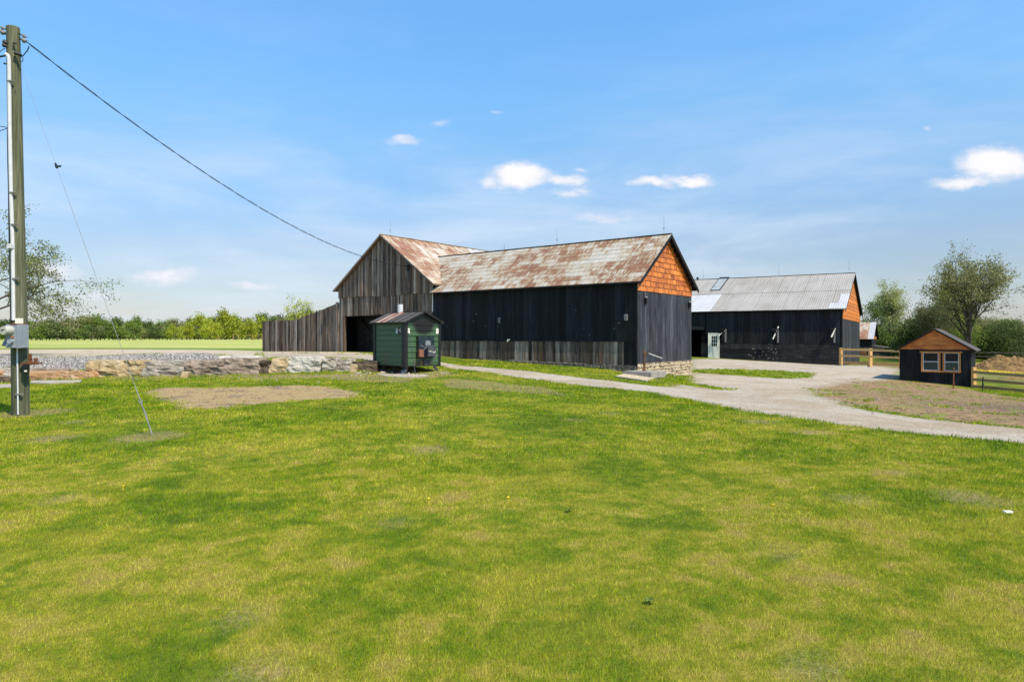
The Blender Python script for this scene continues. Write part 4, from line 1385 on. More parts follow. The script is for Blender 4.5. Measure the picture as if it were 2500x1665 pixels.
MB().box((-LB - .12, WB / 2 - .06, zr_ + .005), (.13, WB / 2 + .06, zr_ + .022)).obj('ridge_cap', M['black_paint'], rfK)
# chimney
chx = -1.41
MB().tube([(chx, WB / 2, zr_ - .02), (chx, WB / 2, zr_ + .33)], .11, 16).obj('chimney', M['pvc'], K.e, smooth_=False)
MB().tube([(chx - .16, WB / 2 - .1, zr_ - .1), (chx - .16, WB / 2 - .1, zr_ + .36)], .012, 6).obj('antenna_rod', M['black_paint'], K.e)
MB().tube([(-.95, WB / 2, zr_), (-.95, WB / 2, zr_ + .1)], .04, 8).tube([(-.95, WB / 2, zr_ + .1), (-.95, WB / 2, zr_ + .15)], .02, 8).obj('vent_cap', M['black_paint'], K.e)
M['hopper'] = plain('charcoal_housing', (.055, .06, .07), .55, .4, var=.3, scale=8)
# splayed legs
gK = lambda x, y: K.g(x, y) - .04
for (x, y, sx, sy) in ((-.14, .1, .12, -.22), (-.08, WB - .22, .10, .12), (-LB + .5, .14, -.06, -.22), (-LB + .4, WB - .25, -.1, .22), (-1.05, .3, 0, 0)):
    w_ = .15 if sx or sy else .08
    MB().beam((x, y, z0k - .03), (x + sx, y + sy, gK(x + sx, y + sy)), w_, .12).obj('leg', M['black_paint'] if x < -.5 else M['hopper'], K.e)
# small white plates and dark label with letters
for (x0_, x1_) in ((-.58, -.47),):
    MB().box((x0_, -.022, 1.24), (x1_, -.014, 1.44)).obj('reflector_plate', M['pvc'], body)
MB().box((-.455, -.035, 1.23), (-.12, -.029, 1.47)).obj('name_plate', M['black_paint'], body)
nl = MB()
for (x0_, z0_, x1_, z1_) in ((-.41, 1.34, -.375, 1.38), (-.33, 1.40, -.26, 1.43), (-.33, 1.40, -.32, 1.32), (-.32, 1.28, -.25, 1.285), (-.29, 1.36, -.24, 1.345), (-.21, 1.37, -.17, 1.36), (-.21, 1.33, -.17, 1.33)):
    nl.beam((x0_, -.038, z0_), (x1_, -.038, z1_), .004, .02)
nl.obj('lettering', M['white_paint'], body)
for (a, b) in ((.075, .17), (WB - .20, WB - .07)):
    MB().box((.014, a, 1.24), (.022, b, 1.44)).obj('reflector_plate', M['white_paint'], body)
# fire door
ya, zd1 = K.side(1017.5, 822)
yb, _ = K.side(1055, 822)
_, zd0 = K.side(1035, 872)
za_, zb_ = zd0 - z0k, zd1 - z0k
fr_ = MB().box((.0, ya - .03, za_ - .03), (.07, yb + .03, zb_ + .03)).obj('door_frame', M['black_paint'], body)
M['door_blue'] = plain('dark_blue_door', (.014, .026, .036), .4, .4, var=.5, scale=5)
fd = MB().box((.07, ya, za_), (.12, yb, zb_)).obj('fire_door', M['door_blue'], body)
M['ash'] = plain('ash_stain', (.20, .22, .23), .95, .1, var=.4, scale=20)
ash = MB()
ra = random.Random(4)
yc, zc = (ya + yb) / 2 + .08, (za_ + zb_) / 2 + .14
ring = [(yc + (.14 + ra.uniform(-.02, .02)) * math.cos(t_), zc + (.12 + ra.uniform(-.02, .02)) * math.sin(t_)) for t_ in np.linspace(0, 2 * math.pi, 22)[:-1]]
ash.prism(ring, .121, .124, fn=lambda x, y, z: (y, x, z))
ash.obj('ash_stain', M['ash'], body)
# rusty control box and arched hopper
ly, lz = K.side(1018.5, 853, .1)
ry, rz = K.side(1029, 871, .1)
MB().box((.12, ly, rz - z0k), (.24, ry, lz - z0k)).obj('control_box', M['copper'], body)
hy0, hz0 = K.side(1035.5, 870, .1)
hy1, hz1 = K.side(1055, 848, .1)
arc = [(hy0, hz0 - z0k), (hy1, hz0 - z0k)] + [((hy0 + hy1) / 2 + (hy1 - hy0) / 2 * math.cos(t_), hz1 - z0k - .06 + .16 * math.sin(t_)) for t_ in np.linspace(0, math.pi, 9)]
M['hopper'] = plain('charcoal_housing', (.055, .06, .07), .55, .4, var=.3, scale=8)
MB().prism(arc, .12, .34, fn=lambda x, y, z: (y, x, z)).obj('fan_housing', M['hopper'], body)
# brand script on the housing: a flowing two-word line
scr = MB()
base_y, bz = hy0 + .03, (hz0 + hz1) / 2 - z0k + .02
wdt = hy1 - hy0 - .06
pts1 = [(.345, base_y + wdt * t_, bz + .03 * t_ + .022 * math.sin(t_ * 26) + .01 * math.sin(t_ * 55)) for t_ in np.linspace(0, .46, 26)]
pts2 = [(.345, base_y + wdt * t_, bz - .03 + .022 * math.sin(t_ * 27 + 1) + .01 * math.sin(t_ * 60)) for t_ in np.linspace(.5, 1, 28)]
scr.tube(pts1, .007, 4).tube(pts2, .007, 4)
scr.obj('lettering', M['white_paint'], body)
MB().tube([(.12, yb - .05, zb_ - .18), (.2, yb - .05, zb_ - .18), (.2, yb + .06, zb_ - .18)], .018, 6).obj('handle', M['black_paint'], body)
MB().tube([(.3, hy1 - .02, hz0 - z0k + .02), (.28, hy1 + .05, hz0 - z0k - .08), (.2, hy1 + .12, hz0 - z0k + .05), (.1, hy1 + .15, hz0 - z0k + .25)], .008, 5).obj('wire', M['concrete'], body)
MB().box((.02, (ya + yb) / 2 - .1, .02), (.12, (ya + yb) / 2 + .15, .22)).tube([(.1, (ya + yb) / 2 + .15, .12), (.16, (ya + yb) / 2 + .15, .12)], .05, 10).obj('ash_door', M['hopper'], body)
lv = MB().tube([(.13, ya + .08, zb_ - .33), (.18, ya + .22, zb_ - .4)], .015, 5).tube([(.15, ya + .2, za_ + .25), (.2, ya + .32, za_ + .42)], .012, 5)
lv.obj('latch', M['steel'], body)
# poker leaning on the front corner
pa = P(997, 812, 25.3)
pb_xy = gp(1015, 915)
pb = (pb_xy[0], pb_xy[1], Tz(*pb_xy))
pk = MB().tube([pa, pb], .013, 6).obj('poker', M['hopper'])
tag(pk, 'long thin steel poker leaning on the front corner of the green furnace', 'poker')

# ================================================================== boulders
def boulder(px0, px1, py0, py1, mat, label, depth=.8, Y=26.9, seed=0, cat='boulder', group='boulders of the terrace wall', chunk=.075, name='boulder', flat=False):
    rn = random.Random(seed)
    xa, xb = (px0 - 1250) / F * Y, (px1 - 1250) / F * Y
    za, zb = EYE - (py1 - HY) / F * Y - .12, EYE - (py0 - HY) / F * Y
    w, h, d = xb - xa, zb - za, depth
    nx_, nz_, ny_ = max(5, int(w / .085)), max(4, int(h / .075)), 6
    cx, cz = (xa + xb) / 2, za
    import bmesh
    bm = bmesh.new()
    bmesh.ops.create_cube(bm, size=1)
    bmesh.ops.subdivide_edges(bm, edges=[e for e in bm.edges if abs((e.verts[0].co - e.verts[1].co).x) > .5], cuts=nx_)
    bmesh.ops.subdivide_edges(bm, edges=[e for e in bm.edges if abs((e.verts[0].co - e.verts[1].co).z) > .5], cuts=nz_)
    bmesh.ops.subdivide_edges(bm, edges=[e for e in bm.edges if abs((e.verts[0].co - e.verts[1].co).y) > .5], cuts=ny_)
    for v_ in bm.verts:
        c_ = v_.co
        # round the corners a little, then break into ledges
        q = Vector((c_.x * 2, c_.y * 2, c_.z * 2))
        ed = sum(1 for t_ in q if abs(t_) > .98)
        rr = {1: 1.0, 2: .955, 3: .90}.get(ed, 1)
        p_ = Vector((c_.x * w, c_.y * d, (c_.z + .5) * h))
        ctr = Vector((0, 0, h * .5))
        p_ = ctr + (p_ - ctr) * rr
        so = Vector((seed * 3.7, seed * 1.3, 0))
        n_ = mnoise.noise_vector(Vector((p_.x * 1.8, p_.y * 1.8, p_.z * 4)) + so)
        n2_ = mnoise.noise_vector(Vector((p_.x * 5, p_.y * 5, p_.z * 11)) + so)
        rg_ = 1 - abs(mnoise.fractal(Vector((p_.x * 1.6, p_.y * 1.6, p_.z * 5)) + so, 1.0, 2.1, 4))
        cell = mnoise.cell(Vector((p_.x * 2.6 + n_.x * .8, p_.y * 2.6, p_.z * 6 + n_.z)) + so)
        p_ += n_ * chunk * min(1, h * 2) + n2_ * chunk * .35
        p_.y += (rg_ - .8) * chunk * .9 * (1 if c_.y < 0 else 0) + (cell - .5) * chunk * .45 * (1 if c_.y < 0 else 0)
        if c_.z > .49:
            p_.z = h + (p_.z - h) * .35
        if not flat:
            p_.y += (p_.z / h - .3) * .10
        v_.co = p_
    me = bpy.data.meshes.new(name)
    bm.to_mesh(me)
    bm.free()
    me.materials.append(mat)
    o = link(name, me, loc=(cx, Y + d * .5 - .25, cz))
    tag(o, label, cat, group)
    return o

BL = [(215, 372, 880, 922, 'rock_yellow', 'biggest yellow sandstone boulder of the terrace wall, right of the orange slab'),
      (352, 458, 881, 922, 'rock_grey', 'pale grey cracked boulder just right of the biggest yellow boulder'),
      (457, 553, 879, 920, 'rock_brown', 'grey-brown boulder with dark cleft at its left end, in the wall middle'),
      (540, 642, 874, 916, 'rock_brown', 'layered brown boulder under a white slab, in the wall middle'),
      (664, 709, 874, 908, 'rock_yellow', 'small yellow boulder left of the whitish boulder'),
      (706, 786, 871, 907, 'rock_white', 'long whitish boulder right of the small yellow boulder'),
      (789, 826, 875, 906, 'rock_grey', 'pinkish grey boulder right of the whitish boulder'),
      (824, 861, 877, 906, 'rock_grey', 'squarish grey boulder left of the dark brown stone'),
      (862, 925, 882, 908, 'rock_dark', 'dark brown low stone beside the furnace')]
for i, (a, b, c0, c1, mt, lb) in enumerate(BL):
    boulder(a, b, c0, c1, M[mt], lb, seed=i + 1)
boulder(66, 233, 907, 932, M['rock_orange'], 'long low orange slab boulder just right of the utility pole', seed=21, Y=26.4, chunk=.05)
boulder(66, 172, 898, 909, M['rock_brown'], 'thin grey-brown stone lying behind the orange slab', seed=22, Y=27.4, chunk=.04, depth=.5)
boulder(535, 634, 868.5, 876, M['rock_white'], 'flat white slab lying on the layered brown boulder', seed=23, Y=27.3, chunk=.03, depth=.7, name='stone_slab', cat='slab', group=None)
boulder(636, 662, 880, 912, M['rock_dark'], 'narrow dark rubble stone between the layered and the yellow boulder', seed=24, depth=.5)
boulder(18, 38, 893, 921, M['rock_grey'], 'round grey boulder half hidden behind the utility pole', seed=25, Y=26.8, depth=.5)
boulder(-30, 15, 903, 926, M['rock_orange'], 'orange boulder left of the utility pole', seed=26, Y=26.7)
boulder(-30, 32, 921, 939, M['rock_dark'], 'dark low stone at the foot of the orange boulder left of the pole', seed=27, Y=25.6, chunk=.06)
boulder(858, 873, 889, 905, M['rock_yellow'], 'small rounded tan stone at the foot of the dark brown stone', seed=28, Y=26.2, depth=.25, chunk=.04, group=None, cat='stone', name='loose_stone')
boulder(448, 466, 907, 918, M['rock_yellow'], 'small tan stone in front of the gap between two grey boulders', seed=29, Y=26.0, depth=.25, chunk=.03, group=None, cat='stone', name='loose_stone')
boulder(1075, 1098, 909, 914, M['rock_white'], 'small pale stone by the right leg of the furnace', seed=30, Y=25.8, depth=.15, chunk=.02, group=None, cat='stone', name='loose_stone')

def slab_poly(name, pts, h, mat, label, cat, sink=.05):
    w_ = poly_px(pts)
    z_ = max(Tz(a, b) for a, b in w_)
    vs = [(a, b, z_ - h - sink - .2) for a, b in w_] + [(a, b, Tz(a, b) + h) for a, b in w_]
    n = len(w_)
    fs = [tuple(range(n, 2 * n))[::-1], tuple(range(n))] + [(i, n + i, n + (i + 1) % n, (i + 1) % n) for i in range(n)]
    import bmesh
    me = make_mesh(name, vs, fs, mat)
    bm = bmesh.new()
    bm.from_mesh(me)
    bmesh.ops.recalc_face_normals(bm, faces=bm.faces)
    bm.to_mesh(me)
    bm.free()
    return tag(link(name, me), label, cat)
slab_poly('concrete_slab', [(76, 931), (200, 930), (196, 934), (120, 938), (74, 937)], .04, M['concrete'], 'thin pale concrete strip below the orange slab boulder', 'slab')
slab_poly('concrete_slab', [(-60, 941), (34, 940), (34, 947), (-60, 949)], .04, M['concrete'], 'thin pale concrete strip left of the utility pole', 'slab')
slab_poly('concrete_slab', [(915, 914), (1000, 913), (1040, 915), (1048, 919), (1010, 922), (950, 920)], .012, M['concrete'], 'worn concrete pad under the furnace', 'slab')
slab_poly('concrete_slab', [(1502, 921), (1526, 914), (1600, 924), (1577, 932)], .05, M['stone_warm'], 'tilted tan stone slab in front of the pump platform', 'slab')

# log round and bucketful of clutter under the furnace
lx, ly_ = gp(983, 911)
lg = MB().tube([(lx - .05, ly_ + .9, Tz(lx, ly_) + .17), (lx, ly_ + .5, Tz(lx, ly_) + .16)], .19, 12).obj('log_round', M['cedar'])
tag(lg, 'cut log round lying under the furnace', 'log')
rs = random.Random(77)
peb = MB()
for q in range(70):
    px, py = rs.uniform(868, 1010), rs.uniform(904, 914)
    x_, y_ = gp(px, py)
    r_ = rs.uniform(.02, .07)
    peb.tube([(x_, y_, Tz(x_, y_) - .01), (x_, y_, Tz(x_, y_) + r_ * .6), (x_ + .01, y_, Tz(x_, y_) + r_)], [r_, r_ * .9, r_ * .3], 6)
for q in range(60):
    px, py = rs.choice([(rs.uniform(1590, 1660), rs.uniform(915, 932)), (rs.uniform(560, 900), rs.uniform(915, 935)), (rs.uniform(2100, 2480), rs.uniform(960, 1010))])
    x_, y_ = gp(px, py)
    r_ = rs.uniform(.015, .05)
    peb.tube([(x_, y_, Tz(x_, y_) - .01), (x_, y_, Tz(x_, y_) + r_ * .5), (x_ + .01, y_, Tz(x_, y_) + r_ * .8)], [r_, r_ * .9, r_ * .3], 6)
tag(peb.obj('scattered_pebbles', M['rock_grey']), 'scattered pale pebbles round the furnace, pump and dirt', 'pebbles', kind='stuff')

# ================================================================== pump on its platform
PX_, PY_ = gp(1573, 910)
pf = Frame('pump_platform', *gp(1590, 925), ANG, 'low grey timber platform carrying the rusty hand pump', 'platform')
zp0 = pf.g(0, 0)
xw = pf.front(1521, 918)[0]
pz = pf.front(1597, 909)[1]
print('pump platform', xw, zp0, pz, PX_, PY_)
pd = 1.35
for q in range(6):
    MB().box((xw + .0, pd * q / 6 + .004, pz - .04), (0, pd * (q + 1) / 6 - .004, pz)).obj('plank', M['platform_wood'], pf.e)
MB().box((xw, 0.0, pz - .25), (0, .06, pz - .042)).box((-.06, .06, pz - .25), (0, pd, pz - .042)).box((xw, .06, pz - .25), (xw + .06, pd, pz - .042)).obj('side_beam', M['platform_wood'], pf.e)
pmx = pf.front(1573, 905, .75)[0]
wpx, wpy = pf.w(pmx, .75)
pump = bpy.data.objects.new('hand_pump', None)
COL.objects.link(pump)
pump.location = (wpx, wpy, pz)
pump.rotation_euler = (0, 0, ANG)
tag(pump, 'rusty cast iron hand pump with pale lever on the timber platform', 'pump')
sc_ = wpy / F
MB().tube([(0, 0, 0), (0, 0, .03)], .10, 12).tube([(0, 0, .03), (0, 0, .1), (0, 0, .33), (0, 0, .36)], [.07, .05, .045, .055], 10).obj('base', M['rusty'], pump)
MB().tube([(0, 0, .36), (0, 0, .62)], .028, 10).obj('pipe', M['rusty'], pump)
MB().tube([(0, 0, .62), (0, 0, .66), (0, 0, .78), (0, 0, .86)], [.04, .055, .05, .02], 10).tube([(0, 0, .86), (0, 0, .92)], .012, 6).obj('head', M['rusty'], pump)
MB().tube([(0, 0, .70), (.12, 0, .73), (.24, 0, .735)], .016, 6).tube([(.0, 0, .60), (.14, 0, .63), (.14, 0, .74)], .012, 6).obj('linkage', M['rusty'], pump)
MB().tube([(.22, -.02, .74), (.85, -.1, .55)], .016, 6).obj('lever', M['white_paint'], pump)

# ================================================================== utility pole
pole = bpy.data.objects.new('utility_pole', None)
COL.objects.link(pole)
PXb, PYb = (51.5 - 1250) / F * 14.9, 14.9
PXt = (31.5 - 1250) / F * 14.9
ZT = EYE + (HY - 68) / F * 14.9
pole.location = (PXb, PYb, 0)
tag(pole, 'tall weathered wooden utility pole with white conduit and electric meter', 'utility pole')
lean = PXt - PXb


def pl(px, py, dy=-.2):
    """pole-local point for a measured pixel, dy in front of the pole axis"""
    Y = PYb + dy
    return ((px - 1250) / F * Y - PXb, dy, EYE - (py - HY) / F * Y)
post = MB()
ns = 14
post.tube([(lean * t_ + .004 * math.sin(t_ * 9), 0, -.3 + (ZT + .3) * t_) for t_ in np.linspace(0, 1, ns)], list(np.linspace(.172, .128, ns)), 20)
post.obj('post', M['pole_wood'], pole, smooth_=False)
cpx = [(14, 133), (19, 136), (21, 140), (22, 150), (23.5, 300), (27, 480), (31, 600), (32.5, 720), (33, 782)]
MB().tube([pl(a, b, -.16) for a, b in cpx], .038, 10).obj('conduit', M['pvc'], pole)
MB().tube([pl(42, 845, -.19), pl(44, 1012, -.19)], .016, 8).obj('ground_conduit', M['pvc'], pole)
for (a, b) in ((22, 198), (28, 470), (33, 548), (36, 680), (44, 962)):
    p_ = pl(a, b, -.19)
    MB().box((p_[0] - .05, p_[1] - .02, p_[2] - .012), (p_[0] + .10, p_[1] + .03, p_[2] + .012)).obj('strap', M['steel'], pole)
# meter and boxes
def bx(name, a, b, dy0, dy1, mat, par=None):
    p_, q_ = pl(a[0], a[1], dy0), pl(b[0], b[1], dy0)
    return MB().box((p_[0], dy0, q_[2]), (q_[0], dy1, p_[2])).obj(name, mat, par or pole)
bx('conduit_plate', (37, 777), (48.5, 792), -.24, -.14, M['white_paint'])
mb_ = bx('meter_box', (14, 792), (51.5, 849), -.36, -.13, M['box_grey'])
bx('box_cover', (41, 792), (51, 850), -.375, -.361, M['box_grey'])
bx('rust_strip', (24, 790), (48, 793), -.37, -.14, M['rusty'])
p_ = pl(23, 807, -.36)
MB().tube([(p_[0], -.36, p_[2]), (p_[0] - .0, -.42, p_[2]), (p_[0] - .02, -.52, p_[2])], [.105, .10, .09], 16).obj('meter', M['meter_glass'], mb_)
MB().box((p_[0] - .06, -.526, p_[2] + .0), (p_[0] + .03, -.521, p_[2] + .02)).obj('meter_display', M['black_paint'], mb_)
p_ = pl(29, 834, -.36)
MB().tube([(p_[0], -.36, p_[2]), (p_[0], -.44, p_[2])], .05, 12).obj('breaker_knob', M['box_grey'], mb_)
p_, q_ = pl(15, 830, -.3), pl(8, 843, -.34)
MB().tube([p_, q_, (q_[0] + .08, q_[1], q_[2])], .032, 8).obj('elbow', M['box_grey'], pole)
p_ = pl(31, 823, -.365)
MB().box((p_[0] - .03, -.375, p_[2] - .02), (p_[0] + .02, -.361, p_[2] + .02)).obj('seal', M['orange_wood'], mb_)
# rusty steel bracket with black socket box
bk = MB()
a, b = pl(52, 888, -.18), pl(92, 885, -.18)
bk.box((a[0], -.22, a[2] - .02), (b[0] - .1, .02, a[2] + .02)).beam((a[0] + .12, -.1, a[2] + .03), (b[0], -.1, b[2] - .02), .14, .03)
bk.beam((a[0] + .15, -.1, a[2]), (a[0] + .13, -.1, a[2] + .22), .05, .05).beam((b[0] - .1, -.1, b[2]), (b[0] - .1, -.1, b[2] + .09), .05, .05)
bk.obj('bracket', M['rusty'], pole)
so_ = bx('socket_box', (55, 889), (67, 909), -.24, -.17, M['black_paint'])
bx('socket_tag', (59, 904), (65.5, 907.5), -.25, -.241, M['white_paint'], so_)
bx('lamp_sensor', (17, 595), (28, 606), -.25, -.15, M['pvc'])
# insulator spools at the top
for (x0_, y0_, x1_, y1_) in ((17, 73, 6, 68), (17, 86, 4, 79), (46, 83, 57, 88), (46, 96, 62, 101)):
    a, b = pl(x0_, y0_, 0), pl(x1_, y1_, 0)
    MB().tube([a, b], .012, 6).obj('bolt', M['black_paint'], pole)
    if y0_ in (86, 96):
        c_ = Vector(a).lerp(Vector(b), .8)
        MB().tube([c_ + Vector((-.05, 0, .05)), c_, c_ + Vector((.05, 0, -.02))], [.03, .055, .03], 8).tube([c_ + Vector((0, 0, -.05)), c_ + Vector((0, 0, .02))], .02, 6).obj('insulator', M['steel'], pole)
        c2 = c_ + Vector((.0, 0, .10))
        MB().tube([c2 + Vector((-.05, 0, .03)), c2, c2 + Vector((.06, 0, -.03))], [.012, .04, .012], 8).obj('insulator', M['steel'], pole)
for (a_, b_) in (((14, 105), .05), ((13, 113), .05), ((38, 107), .03), ((42, 132), .05), ((14, 157), .02), ((50, 134), .03)):
    p_ = pl(a_[0], a_[1], -.12)
    MB().tube([(p_[0] - .04, -.12, p_[2]), (p_[0], -.16, p_[2]), (p_[0] + .05, -.14, p_[2] - .02)], [b_ * .6, b_, b_ * .5], 8).obj('clamp', M['black_paint'], pole)
# loops of cable at the top right, and leads leaving the frame to the left
lp = MB()
lp.tube([pl(46, 137, -.1), pl(56, 138, -.1), pl(62, 130, -.1), pl(68, 123, -.1), pl(71, 114, -.1)], .011, 6)
lp.tube([pl(48, 138, -.1), pl(55, 141, -.1), pl(57, 147, -.1), pl(53, 152, -.1), pl(48, 151, -.1)], .008, 5)
lp.tube([pl(66, 128, -.1), pl(68, 118, -.1)], .007, 5)
lp.obj('cable_loop', M['rubber'], pole)
for (pts, r_) in (([(14, 137), (0, 139), (-60, 150), (-200, 190)], .02), ([(14, 118), (6, 122), (0, 127), (-60, 150)], .008), ([(18, 312), (8, 310), (-60, 300)], .008), ([(18, 314), (0, 320), (-60, 340)], .008)):
    MB().tube([pl(a, b, -.1 - (.6 if a < -10 else 0)) for a, b in pts], r_, 6).obj('service_lead', M['rubber'], pole)
MB().tube([pl(18, 313, -.14), pl(19, 400, -.15), pl(21, 480, -.16), pl(23, 560, -.16), pl(27, 640, -.17), pl(28, 720, -.17), pl(27, 790, -.17)], .010, 6).obj('down_lead', M['rubber'], pole)

# overhead cable: twisted service drop from pole to the grey barn
a3 = Vector((PXb, PYb, 0)) + Vector(pl(66, 104, -.1))
bx_, bz_ = B.front(999, 651)
bw = B.w(bx_, -.2)
b3 = Vector((bw[0], bw[1], bz_))
cp1, cp2 = [], []
for i in range(141):
    t_ = i / 140
    p_ = a3.lerp(b3, t_)
    p_.z -= 4 * 1.02 * t_ * (1 - t_)
    ph = t_ * 2 * math.pi * 17
    cp1.append(p_ + Vector((0, math.cos(ph), math.sin(ph))) * .014)
    cp2.append(p_ - Vector((0, math.cos(ph), math.sin(ph))) * .014)
cb = MB().tube(cp1, .0095, 5).tube(cp2, .007, 5).obj('power_cable', M['rubber'])
tag(cb, 'twisted black power cable sagging from the pole top to the grey barn', 'cable')

# guy wire with anchor rod
ax_, ay_ = gp(375, 1062)
g0 = Vector((ax_, ay_, Tz(ax_, ay_) - .05))
g1 = Vector((PXb, PYb, 0)) + Vector(pl(46, 150, 0))
gw = bpy.data.objects.new('guy_wire', None)
COL.objects.link(gw)
gw.location = g0
tag(gw, 'thin steel guy wire running from the pole top to a rod in the lawn', 'guy wire')
D = g1 - g0
eye_t = .0
# the eye sits at about 0.55 m along the rod
rodlen = .72
dn = D.normalized()
ey = dn * rodlen
MB().tube([(0, 0, 0), ey], .011, 8).obj('anchor_rod', M['steel'], gw)
side_ = dn.cross(Vector((0, 1, 0))).normalized()
MB().tube([ey + (side_ * math.cos(t_) + dn * math.sin(t_)) * .035 + dn * .03 for t_ in np.linspace(0, 2 * math.pi, 13)], .009, 6, caps=False).obj('rod_eye', M['steel'], gw)
MB().tube([ey + dn * .05, D * .62], .0045, 5).tube([D * .62, D * .985], .0032, 5).obj('wire', M['steel'], gw)
MB().tube([ey * .95, Vector((-.06, 0, .25)) + ey * .3, Vector((-.02, -.01, 0))], .004, 5).obj('loose_wire_tail', M['steel'], gw)
MB().tube([ey, ey + dn * .35], .010, 6).obj('wire_grip', M['steel'], gw)
ip = D * .67
MB().tube([ip - dn * .05, ip - dn * .02, ip + dn * .08], [.02, .03, .018], 8).tube([ip + Vector((.0, 0, 0)), ip + Vector((.09, 0, -.0))], .02, 6).obj('strain_insulator', M['black_paint'], gw)

# ================================================================== fences
def rail_fence(name, posts, rails, label, matp, matr, hgt, w=.13, extra=0.3, rail_h=.14, end=True):
    """posts: ground points (x,y); rails at heights above ground; rails run between neighbouring posts"""
    e = bpy.data.objects.new(name, None)
    COL.objects.link(e)
    e.location = (posts[0][0], posts[0][1], Tz(*posts[0]))
    tag(e, label, 'fence')
    o0 = e.location.copy()
    for (x, y) in posts:
        z = Tz(x, y)
        MB().box((x - w / 2, y - w / 2, z - .2), (x + w / 2, y + w / 2, z + hgt)).obj('post', matp, e).location = -o0
    for (x0, y0), (x1, y1) in zip(posts[:-1], posts[1:]):
        for k, rh in enumerate(rails):
            z0_, z1_ = Tz(x0, y0) + rh, Tz(x1, y1) + rh
            d_ = Vector((x1 - x0, y1 - y0, 0)).normalized()
            nrm = Vector((d_.y, -d_.x, 0))
            if nrm.y > 0:
                nrm = -nrm
            off_ = nrm * (w / 2 + .022)
            p0_, p1_ = Vector((x0, y0, z0_)) + off_, Vector((x1, y1, z1_)) + off_
            L_ = (p1_ - p0_).length
            piece('rail', e, p0_ - o0, (p1_ - p0_).normalized().cross(nrm).normalized() * 1.0, (p1_ - p0_).normalized(), rect(-rail_h / 2, rail_h / 2, 0, L_ - .006), .038, matr[k] if isinstance(matr, list) else matr, lift=.0)
    return e

p0 = (P(2046, 894, 49.0)[0], 49.0)
pA_ = (P(2053, 894, 48.9)[0], 48.9)
pB_ = (P(2125, 896, 47.6)[0], 47.6)
pC_ = (P(2200, 897, 46.2)[0], 46.2)
rail_fence('rail_fence', [pA_, pB_, pC_], [1.20, .74], 'new tan rail fence between the far barn and the coop', M['fence_wood'], M['fence_wood'], 1.30, w=.19)
rail_fence('rail_fence', [(pA_[0] + .3, pA_[1] + .6), (pB_[0] + .3, pB_[1] + .8), (pC_[0] + 1.5, pC_[1] + .8)], [.24], 'low brown rail just behind the tan fence by the coop', M['fence_brown'], M['fence_brown'], .3, w=.12, rail_h=.2)
q0 = P(2378, 949, 34.3)
q1 = P(2545, 962, 32.0)
q2 = (q1[0] + 4.5, q1[1] - 3.0)
rail_fence('rail_fence', [(q0[0], q0[1]), (q1[0], q1[1]), (q2[0], q2[1])], [.80, .42, .08], 'tan post and brown rail fence right of the coop', M['fence_wood'], M['fence_brown'], 1.03, w=.17, rail_h=.14)
# thin far fences
rail_fence('paddock_fence', [(P(2080 + 45 * i, 870, 84)[0], 84 - i * .5) for i in range(5)], [1.2, .8, .45], 'dark far rail fence seen beyond the tan fence', M['tin_grey'], M['tin_grey'], 1.35, w=.12, rail_h=.16)
rail_fence('paddock_fence', [(P(2380 + 40 * i, 870, 66)[0], 66 - i * .5) for i in range(5)], [1.1, .7], 'thin grey far fence behind the manure pile', M['tin_grey'], M['tin_grey'], 1.2, w=.08, rail_h=.06)
for i, px in enumerate((533, 569, 582, 617, 640)):
    x_, y_ = P(px, 830, 148)[:2]
    o = MB().box((x_ - .06, y_ - .06, Tz(x_, y_) - .2), (x_ + .06, y_ + .06, Tz(x_, y_) + 1.3)).obj('fence_post', M['fence_brown'])
    tag(o, ['leftmost', 'second', 'middle', 'fourth', 'rightmost'][i] + ' thin pale fence post at the far edge of the green field', 'fence post', 'posts along the far edge of the field')
for (px, py, h_, lb, mt) in ((2327, 941, 1.05, 'rusty steel stake standing in front of the coop', 'rusty'), (2398, 946, .66, 'thin dark steel stake just right of the tan corner post', 'black_paint')):
    Y_ = 33.3
    x_ = (px - 1250) / F * Y_
    z_ = Tz(x_, Y_)
    o = MB().beam((x_, Y_, z_ - .1), (x_ + .04, Y_, z_ + h_), .03, .05).beam((x_ - .02, Y_ - .02, z_ + .2), (x_ + .06, Y_ - .02, z_ + .32), .05, .04).obj('stake', M[mt])
    tag(o, lb, 'stake')

# manure pile
def mound(name, cx, cy, rx, ry, h, mat, label, cat, seed=1):
    vs, fs = [], []
    n_, m_ = 34, 60
    for i in range(n_ + 1):
        r_ = i / n_
        for j in range(m_):
            t_ = 2 * math.pi * j / m_
            x_, y_ = cx + rx * r_ * math.cos(t_), cy + ry * r_ * math.sin(t_)
            hh = h * (1 - r_ ** 1.7) * (1 - .25 * math.cos(t_) * r_)
            nz = (mnoise.fractal(Vector((x_ * .9, y_ * .9, seed)), 1.0, 2.0, 5) * .4 + mnoise.fractal(Vector((x_ * 4, y_ * 4, seed)), .8, 2.0, 4) * .12) * (1 - r_ ** 4)
            vs.append((x_, y_, Tz(x_, y_) - .15 + hh + nz * min(1, h)))
    for i in range(n_):
        for j in range(m_):
            a, b = i * m_ + j, i * m_ + (j + 1) % m_
            fs.append((a, b, b + m_, a + m_))
    return tag(link(name, make_mesh(name, vs, fs, mat)), label, cat)
mx_, my_, _ = P(2465, 905, 46)
mound('manure_pile', mx_, my_, 2.75, 2.2, 1.15, M['straw'], 'heaped pile of straw and manure behind the tan fence', 'pile', 3)
fx_, fy_, _ = P(2440, 927, 40)
mound('earth_mound', fx_ + .6, fy_ - .8, 1.7, .8, .28, M['straw'], 'low tan earth mound just behind the brown rails', 'mound', 6)
dx__, dy__ = gp(1040, 918)
